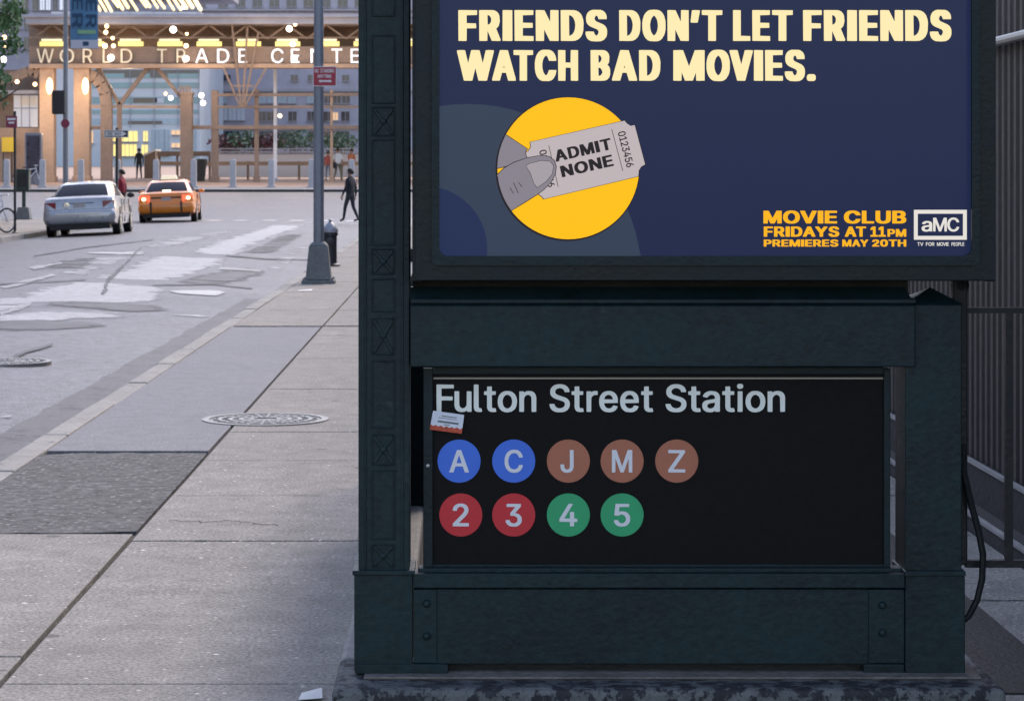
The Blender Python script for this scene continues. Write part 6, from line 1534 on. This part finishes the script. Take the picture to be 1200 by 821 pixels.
while x < 620:
    a, b_ = (zb_, zt) if k % 2 == 0 else (zt, zb_)
    mb.bar((P(x, 0, Y).x, Y + .3, a), (P(x + 23, 0, Y).x, Y + .3, b_), .10, .10)
    x += 23
    k += 1
mb.build("truss", "hall_brown", hall)
x = 48.0
k = 0
for k in range(12):
    a = 46.5 + 46 * k
    mb = MB()
    pbox(mb, a, a + 29, 49, 54.2, Y - .15, Y + .1)
    o = mb.build("light_strip", "strip_yellow", hall)
    mb = MB()
    pbox(mb, a + 2, a + 26, 46, 48.3, Y + .02, Y + .15)
    mb.build("tube", "strip_cream", o)
for ch, a, b_ in (("W", 43, 63), ("O", 70, 87), ("R", 97, 108), ("L", 120.5, 129.5), ("D", 141.5, 155), ("T", 184, 195.5), ("R", 207, 217.5), ("A", 229, 244), ("D", 254.5, 268.5), ("E", 279.5, 289.5), ("C", 318, 332), ("E", 341, 351), ("N", 364, 378), ("T", 388.5, 401), ("E", 411, 421), ("R", 432, 443)):
    ptext(ch, "light", a, b_, 74, 57.5, Y - .12, .1).build("letter", "letter_lit" if a > 220 else "letter_dim", hall)
# lamps
for k, (px, py, r_, warm) in enumerate(((203, 35, .26, 0), (130, 68, .26, 0), (218, 69, .24, 0), (339, 34, .24, 0), (343, 52, .20, 0), (345, 69, .22, 0), (125, 31, .16, 1), (124, 38, .17, 1), (132, 45, .14, 1), (123, 54, .2, 1), (133, 54, .16, 1), (5, 44, .18, 1), (5, 53, .2, 1), (4, 70, .24, 0), (200, 115, .18, 0), (194, 110, .12, 1), (236, 112, .2, 0), (238, 121, .2, 0), (328, 136, .16, 1), (219, 40, .12, 1), (218, 54, .18, 1), (346, 29, .14, 1), (20, 96, .16, 1), (41, 99, .16, 1), (215, 9, .15, 0))):
    p = P(px, py, Y - .7)
    f = MB().ball(p, r_ * .7, 12, sq=(1, .8, 1)).build("floodlight", "flood_warm" if warm else "flood_white", hall, smooth=True)
    MB().box(p.x - .03, p.x + .03, p.y + .1, p.y + .75, p.z - .03, p.z + .03).build("lamp_arm", "hall_brown", f)
# lit tubes under the higher roof
hp("upper_roof", "roof_grey", (86, 246, -32, -20), y0=Y - 1, y1=Y + 16)
rnd = random.Random(5)
zr = P(0, -6, Y + 2).z
for px, r_ in ((112, .13), (119, .12), (126, .14), (133, .10), (140, .15), (147, .16), (155, .12), (166, .10), (172, .16), (181, .12), (187, .14), (199, .12), (206, .13), (213, .17), (222, .19), (231, .19)):
    yy = Y + rnd.uniform(-.5, .8)
    a = P(px - 8, -9, yy)
    b_ = P(px + rnd.uniform(3, 6), rnd.uniform(8, 13.5), yy + 6)
    MB().tube([a, b_], r_ * .62, 6).build("ceiling_tube", "tube_warm", hall)
# columns
GZ = G(Y)
def column(name, px0, px1, pytop, m, dy=0, depth=.9):
    mb = MB()
    a, b_ = P(px0, 0, Y + dy), P(px1, 0, Y + dy)
    z1 = P(0, pytop, Y + dy).z
    mb.box(a.x, b_.x, Y + dy, Y + dy + depth, GZ - .1, z1)
    mb.box(a.x - .06, b_.x + .06, Y + dy - .06, Y + dy + depth + .06, GZ - .1, GZ + .35)
    return mb.build(name, m, hall, bevel=.03)
column("column", 46, 63, 80.2, "hall_tan")
column("column", 86, 104.5, 80.2, "hall_tan")
column("column", 211, 224.5, 108, "hall_brown")
column("column", 247.5, 255.5, 106, "hall_brown", dy=.5, depth=.4)
column("column", 298, 303, 105, "hall_brown", dy=.6, depth=.25)
column("column", 387, 390, 105, "hall_tan", dy=.6, depth=.2)
mb = MB()
for px in (211.8, 215.4, 219, 222.6):
    p = P(px, 108, Y + .3)
    mb.bar(p, (p.x - .02, p.y, p.z + .32), .10)
pbox(mb, 210, 225.5, 108, 111, Y - .03, Y + .93)
mb.build("column_crown", "hall_brown", hall)
mb = MB()
pts = [(105, 88), (112, 92), (119, 99), (123.5, 110), (125, 124), (125, 160), (125, 196), (125, 213)]
for p, q in zip(pts, pts[1:]):
    a, b_ = P(p[0], p[1], Y + .3), P(q[0], q[1], Y + .3)
    mb.bar(a, b_, .6, .42, up=(0, 1, 0))
mb.build("arch", "hall_brown", hall)
mb = MB()
pts = [(46, 88), (40, 84), (33, 84), (22, 88), (10, 92), (-10, 95)]
for p, q in zip(pts, pts[1:]):
    mb.bar(P(p[0], p[1], Y + .3), P(q[0], q[1], Y + .3), .5, .3, up=(0, 1, 0))
mb.build("arch", "hall_brown", hall)
def rods(name, m, segs, r_, dy=.4):
    mb = MB()
    for (a, b, c, d_) in segs: mb.bar(P(a, b, Y + dy), P(c, d_, Y + dy), r_, r_ * .9)
    return mb.build(name, m, hall)
rods("branching_column", "hall_brown", ((140, 212, 140, 122), (140, 123, 115, 80), (140, 123, 173, 80)), .24)
rods("brace", "hall_brown", ((184, 80, 212, 114), (172, 80, 184, 80)), .20)
rods("fan_truss", "hall_brown", ((281, 124, 262, 80), (282.5, 124, 272, 30), (284.5, 124, 290, 32), (286, 124, 303, 38), (287.5, 124, 312, 80), (272, 101, 297, 101), (276, 112, 292, 112), (280, 124.5, 289, 124.5)), .10, -.3)
rods("rail", "hall_tan", ((100, 125, 212, 125.5),), .16)
rods("rail", "hall_brown", ((255, 111.5, 420, 111),), .16, .55)
rods("rail", "hall_brown", ((255, 125.5, 420, 125.5),), .14, .55)
rods("rail", "hall_brown", ((225, 149.5, 420, 149.5),), .22, .55)
rods("rail", "hall_brown", ((105, 150, 128, 150),), .2)
# side wing on the left
hp("side_wall", "hall_tan", (-160, 45.5, 150, 216), y0=Y + 1.5, y1=Y + 1.8)
hp("side_upper_wall", "hall_brown", (-160, 45.5, 82, 149.8), y0=Y + 2.6, y1=Y + 2.9)
mat("pane_lit", (.5, .45, .42), .3, emit=(.85, .72, .62), estr=.28)
mat("pane_white", (.55, .55, .6), .3, emit=(.8, .82, .95), estr=.22)
hp("side_roof", "roof_grey", (-160, 45.5, 106, 110), y0=Y + .6, y1=Y + 2.6)
o = hp("side_window", "pane_white", (16, 44, 112, 149), y0=Y + 2.45, y1=Y + 2.58)
mb = MB()
for px in (25, 34.5): pbox(mb, px - .4, px + .4, 112, 149, Y + 2.40, Y + 2.46)
pbox(mb, 16, 44, 126.5, 127.5, Y + 2.39, Y + 2.44)
mb.build("mullion", "steel_grey", o)
hp("lit_pane", "pane_lit", (23, 43, 114, 124), y0=Y + 2.41, y1=Y + 2.47)
MBx = MB()
pbox(MBx, 2, 16, 161, 178, Y + 1.0, Y + 1.2)
mat("yellow_panel", (.62, .42, .03), .5)
s = tag(MBx.build("yellow_sign", "yellow_panel"), "plain yellow panel sign on the tan wall behind the left bollards", "sign")
mb = MB()
for px in (4, 14): 
    p = P(px, 178, Y + 1.1); mb.bar(p, (p.x, p.y, G(Y)), .06)
mb.build("leg", "dark_post", s)
ky = 127.0
mat("kiosk_grey", (.16, .16, .19), .5)
mat("kiosk_poster", (.028, .022, .04), .3, noise=(2, .6))
k_ = thing("advertising_kiosk", (P(38, 0, ky).x, ky, G(ky)), "dark two sided advertising kiosk in front of the tan hall wall", "kiosk")
mb = MB()
a, b_ = P(29, 0, ky), P(48.5, 0, ky)
mb.box(a.x, b_.x, ky, ky + .5, G(ky) - .05, P(0, 156, ky).z)
mb.build("case", "kiosk_grey", k_, bevel=.03)
mb = MB()
pbox(mb, 31, 46.5, 159, 205, ky - .02, ky - .002)
mb.build("panel", "kiosk_poster", k_)
bk = thing("bicycle", (P(44, 0, 124).x, 124, G(124)), "white bicycle parked in front of the dark advertising kiosk", "bicycle")
bike(bk, (P(46, 0, 124).x, 124, G(124)), R(20))

# warm lamps of the hall
def lamp(px, py, y, W, col=(1, .74, .48), r_=.25):
    l = bpy.data.lights.new("hall_lamp", 'POINT')
    l.energy = W * .10
    l.color = col
    l.shadow_soft_size = r_
    o = bpy.data.objects.new("hall_lamp", l)
    o.location = P(px, py, y)
    o.parent = hall
    o.location -= hall.location
    COL.objects.link(o)
lampm = MB()
for px in (58, 100):
    c = P(px, 101, Y - .25)
    f = MB().ball(c, .22, 12, sq=(.8, .7, 2.0)).build("wall_lamp", "flood_warm", hall, smooth=True)
    MB().box(c.x - .03, c.x + .03, c.y + .1, Y + .02, c.z - .05, c.z + .05).build("lamp_arm", "hall_brown", f)
lamp(57, 112, Y - 1.2, 260)
lamp(101, 112, Y - 1.2, 260)
lamp(70, 150, Y - 2.5, 420)
lamp(20, 140, Y - 1.5, 420)
lamp(150, 90, Y + 2, 500)
lamp(230, 90, Y - 1.5, 420)
lamp(300, 60, Y - 2.5, 500)
lamp(390, 60, Y - 2.5, 500)
lamp(120, 50, Y - 2.0, 300)
lamp(260, 120, Y - 4, 500)
lamp(350, 120, Y - 4, 500)
lamp(160, 130, Y - 4, 350)

# flagpole, planter, litter basket, railings on the plaza
mat("pole_white", (.66, .68, .78), .5)
fy = 134.5
f = thing("flagpole", at(322.5, fy), "tall slim white pole standing in front of the stone office building", "flagpole")
x, y, z = at(322.5, fy)
MB().tube([(x, y, z - .02), (x, y, P(0, 78, fy).z)], [.105, .085], 8).build("pole", "pole_white", f)
MB().lathe([(.2, 0), (.2, .1), (.1, .2)], (x, y, z), 12).build("foot", "steel_grey", f)
wy = 144.5
x0, x1 = P(169, 0, wy).x, P(182, 0, wy).x
pw = thing("planter_wall", (x0, wy, G(wy)), "brown walled planter with a pale sloping coping behind the taxi", "planter")
mb = MB()
mb.prism([(x0, G(wy) - .1), (x1, G(wy) - .1), (x1, P(0, 177.5, wy).z), (x0, P(0, 183, wy).z)], wy, wy + 2.5)
mb.build("side", "hall_brown", pw)
mb = MB()
a, b_ = P(168, 183, wy), P(182.5, 177.2, wy)
mb.hexa([(a.x, wy - .08, a.z), (b_.x, wy - .08, b_.z), (b_.x, wy - .08, b_.z + .12), (a.x, wy - .08, a.z + .12)], [(a.x, wy + 2.6, a.z), (b_.x, wy + 2.6, b_.z), (b_.x, wy + 2.6, b_.z + .12), (a.x, wy + 2.6, a.z + .12)])
mb.build("coping", "white_paint", pw)
bn_ = thing("long_bench_rail", (P(200, 0, 140).x, 140, G(140)), "long brown timber rail on short posts running across the plaza behind the bollards", "railing")
mb = MB()
pbox(mb, 184, 246, 177.5, 183, 140, 140.25)
mb.build("top_rail", "hall_brown", bn_)
mb = MB()
pbox(mb, 184, 600, 189.5, 194, 140.0, 140.2)
mb.build("low_rail", "hall_tan", bn_)
for px in (186, 207, 245, 290, 350, 400, 450, 500, 550):
    mb = MB()
    a, b_ = P(px - 1.3, 0, 140), P(px + 1.3, 0, 140)
    mb.box(a.x, b_.x, 140.27, 140.45, G(140) - .05, P(0, 178 if px < 246 else 189, 140).z)
    mb.build("post", "hall_brown", bn_)
lb = thing("litter_basket", at(235, 136), "dark round litter basket right of the bundled column", "litter basket")
x, y, z = at(235, 136)
MB().lathe([(.22, 0), (.24, .05), (.36, 1.1), (.38, 1.12)], (x, y, z), 16).build("basket", "dark_post", lb)
MB().lathe([(.39, 1.121), (.39, 1.18), (.3, 1.22)], (x, y, z), 16).build("rim", "dark_post", lb)
wh = tag(MB().box(P(255, 0, 150).x, P(620, 0, 150).x, 150, 150.3, G(150) - .1, P(0, 181, 150).z).build("low_wall", "pole_white"), "low pale wall across the plaza in front of the shrubs", "wall")
MB().box(P(255, 0, 150).x, P(620, 0, 150).x, 149.9, 150.4, P(0, 180.9, 150).z, P(0, 179.5, 150).z).build("coping", "steel_grey", wh)
gr = thing("guard_rail", (P(330, 0, 152).x, 152, G(152)), "grey metal guard rail above the low pale wall", "railing")
mb = MB()
for py in (174.5, 178): mb.bar(P(255, py, 152), P(620, py, 152), .07)
for px in range(258, 620, 24): mb.bar(P(px, 174.5, 152), (P(px, 0, 152).x, 152, G(152)), .06)
mb.build("rail", "steel_grey", gr)
# shrubs
mat("shrub_green", (.06, .12, .075), .7, noise=(1, .3))
mat("shrub_red", (.10, .035, .05), .7, noise=(1, .3))
for px, py, w_, m, lab in ((285, 167, 1.4, "shrub_green", "green shrub below the fan shaped truss"), (347, 166, 1.4, "shrub_green", "green shrub just left of the grey lamp post"), (398, 168, 1.2, "shrub_green", "green shrub behind the person in the white shirt"), (265, 168, 1.1, "shrub_red", "dark red shrub right of the thin brown column"), (312, 168, 1.1, "shrub_red", "dark red shrub left of the white flagpole")):
    yy = 158.0
    c = P(px, py, yy)
    t = thing("shrub", (c.x, yy, G(yy)), lab, "shrub", "shrubs behind the low pale wall")
    mb = MB()
    for k in range(420):
        v = Vector((rnd.gauss(0, 1), rnd.gauss(0, 1), rnd.gauss(0, 1))).normalized() * rnd.random() ** .4
        p = Vector((c.x + v.x * w_ * 1.1, yy + v.y * w_, c.z + v.z * .55 * w_))
        a = Vector((rnd.gauss(0, 1), rnd.gauss(0, 1), rnd.gauss(0, 1))).normalized()
        b_ = a.orthogonal().normalized()
        n_ = a.cross(b_)
        s = rnd.uniform(.09, .17)
        mb.add([p - b_ * s, p + n_ * s * .6, p + b_ * s, p - n_ * s * .6], [(0, 1, 2, 3)])
    mb.build("foliage", m, t)
    mb = MB()
    for k in range(4):
        mb.tube([(c.x, yy, G(yy) - .05), (c.x + (k - 1.5) * .25, yy, c.z - .3), (c.x + (k - 1.5) * .5, yy, c.z + .3)], [.05, .035, .015], 5)
    mb.build("stem", "bark", t)

# ---------------------------------------------------------------- office buildings behind
mat("stone_mauve", (.40, .37, .43), .8, noise=((.12, .12), (1.5, .1)))
MATS["plaza_paving"].node_tree.nodes["RGB"].outputs[0].default_value = (.40, .27, .20, 1)
mat("stone_trim", (.36, .33, .36), .8, noise=(.5, .1))
mat("win_dark", (.035, .04, .065), .12, spec=.7, noise=(.3, .5))
mat("win_pale", (.34, .42, .48), .25, noise=(.3, .2))
mat("glass_teal", (.17, .30, .34), .18, spec=.7, noise=(.25, .2))
mat("panel_white", (.52, .55, .60), .5, noise=(.4, .08))
mat("win_yellow", (.7, .55, .2), .5, emit=(1, .74, .22), estr=.95)
mat("win_glow", (.7, .5, .3), .5, emit=(1, .55, .25), estr=.6)
mat("window_bright", (.6, .6, .65), .4, emit=(.85, .9, 1), estr=.55)
YB2 = 230.0
sb_ = thing("stone_building", (P(330, 0, YB2).x, YB2, G(YB2)), "mauve stone office block with rows of windows behind the flagpole", "building")
mb = MB()
pbox(mb, 176, 900, -160, 207, YB2, YB2 + 25)
mb.build("wall", "stone_mauve", sb_)
mb = MB()
pbox(mb, 176, 900, 104.5, 107.5, YB2 - .35, YB2 - .01)
pbox(mb, 176, 900, 148, 151, YB2 - .3, YB2 - .01)
pbox(mb, 176, 900, 10.5, 13, YB2 - .5, YB2 - .01)
mb.build("cornice", "stone_trim", sb_)
def win(px0, px1, py0, py1, m, y=YB2, par=sb_, frame="stone_trim"):
    mb = MB()
    pbox(mb, px0, px1, py0, py1, y - .05, y - .008)
    o = mb.build("window", m, par)
    mb = MB()
    pbox(mb, px0 - .5, px1 + .5, py1, py1 + .9, y - .3, y - .009)
    pbox(mb, (px0 + px1) / 2 - .25, (px0 + px1) / 2 + .25, py0, py1, y - .09, y - .052)
    mb.build("frame", frame, o)
    return o
for px in (251, 262, 341, 361, 401, 421, 441): win(px, px + 8, 88, 95, "win_dark")
for px in (256, 302.5, 313.5, 326, 337.5, 360, ): win(px, px + 9, 111, 121, "win_pale")
for px in (380, 390.5, 401): win(px, px + 9, 111, 121, "win_dark")
for px in (302, 313, 338, 360, 371, 380, 400): win(px, px + 9.5, 131, 142, "win_dark")
for px in (258, 268, 278): win(px, px + 8.5, 127, 141, "panel_white")
win(390, 396, 132, 141, "win_glow")
for px in (258, 270, 304, 316, 328, 340, 362, 374, 386, 398): win(px, px + 11, 154, 166, "win_dark")
for px in (210, 230, 256, 276, 296, 316, 336, 356, 376, 396, 416): win(px, px + 11, 0, 8.5, "win_dark")
mb = MB()
gt = thing("glass_building", (P(176, 0, 205), ) [0], "pale banded glass office building behind the branching brown column", "building")
gt.location = (P(176, 0, 205).x, 205, G(205))
YG = 205.0
mb = MB()
pbox(mb, 60, 234.5, 14, 208, YG, YG + 20)
mb.build("wall", "panel_white", gt)
for (a, b_, m) in ((82, 86, "win_dark"), (86.5, 92, "glass_teal"), (97, 103.5, "glass_teal"), (114, 121.5, "glass_teal"), (129, 133.5, "glass_teal"), (139, 146, "win_pale"), (30, 40, "glass_teal"), (55, 70, "glass_teal")):
    mb = MB()
    pbox(mb, 108, 233.5, a, b_, YG - .06, YG - .008)
    mb.build("glass_band", m, gt)
for a, b_, c, d_, m in ((146, 166, 84, 91, "win_dark"), (176, 196, 84, 91, "win_dark"), (156, 184, 115, 120.5, "win_dark"), (150, 190, 142, 145.5, "win_dark"), (182, 192, 115, 121, "panel_white")):
    mb = MB()
    pbox(mb, a, b_, c, d_, YG - .1, YG - .062)
    mb.build("blind", m, gt)
mb = MB()
for px in (120, 152, 180, 208, 232): pbox(mb, px, px + .7, 14, 150, YG - .16, YG - .102)
mb.build("mullion", "steel_grey", gt)
for a, b_, c, d_ in ((128.5, 138, 154, 166), (138.8, 150, 154, 166), (151, 161, 154, 166), (168, 173, 154, 166), (129, 136, 169.5, 183), (142, 151, 169.5, 183), (152, 160, 169.5, 183), (166, 173, 170, 183)):
    win(a, b_, c, d_, "win_yellow", YG, gt, "steel_grey")
for a, b_, c, d_ in ((201, 211, 153, 158), (201, 211, 168, 173), (104, 109, 154, 168)):
    win(a, b_, c, d_, "win_glow", YG, gt, "steel_grey")
for a, b_ in ((177, 186), (187, 198), (213, 230)): win(a, b_, 152, 182, "win_pale", YG, gt, "steel_grey")
YT = 250.0
tw = thing("office_tower", (P(20, 0, YT).x, YT, G(YT)), "grey office tower with bright windows behind the tree and banner", "building")
mb = MB()
pbox(mb, -420, 178, -190, 206, YT, YT + 25)
mb.build("wall", "stone_mauve", tw)
for k, px in enumerate((2, 14, 26, 38, 47, 54, 62, 70, 88, 98, 118, 134, 150)):
    win(px, px + (5 if px in (47, 54, 62) else 7), -6, 12, "window_bright" if px in (47, 54, 70) else "win_dark", YT, tw)
for px in (4, 16, 28):
    for py in (20, 44): win(px, px + 8, py, py + 14, "win_dark", YT, tw)
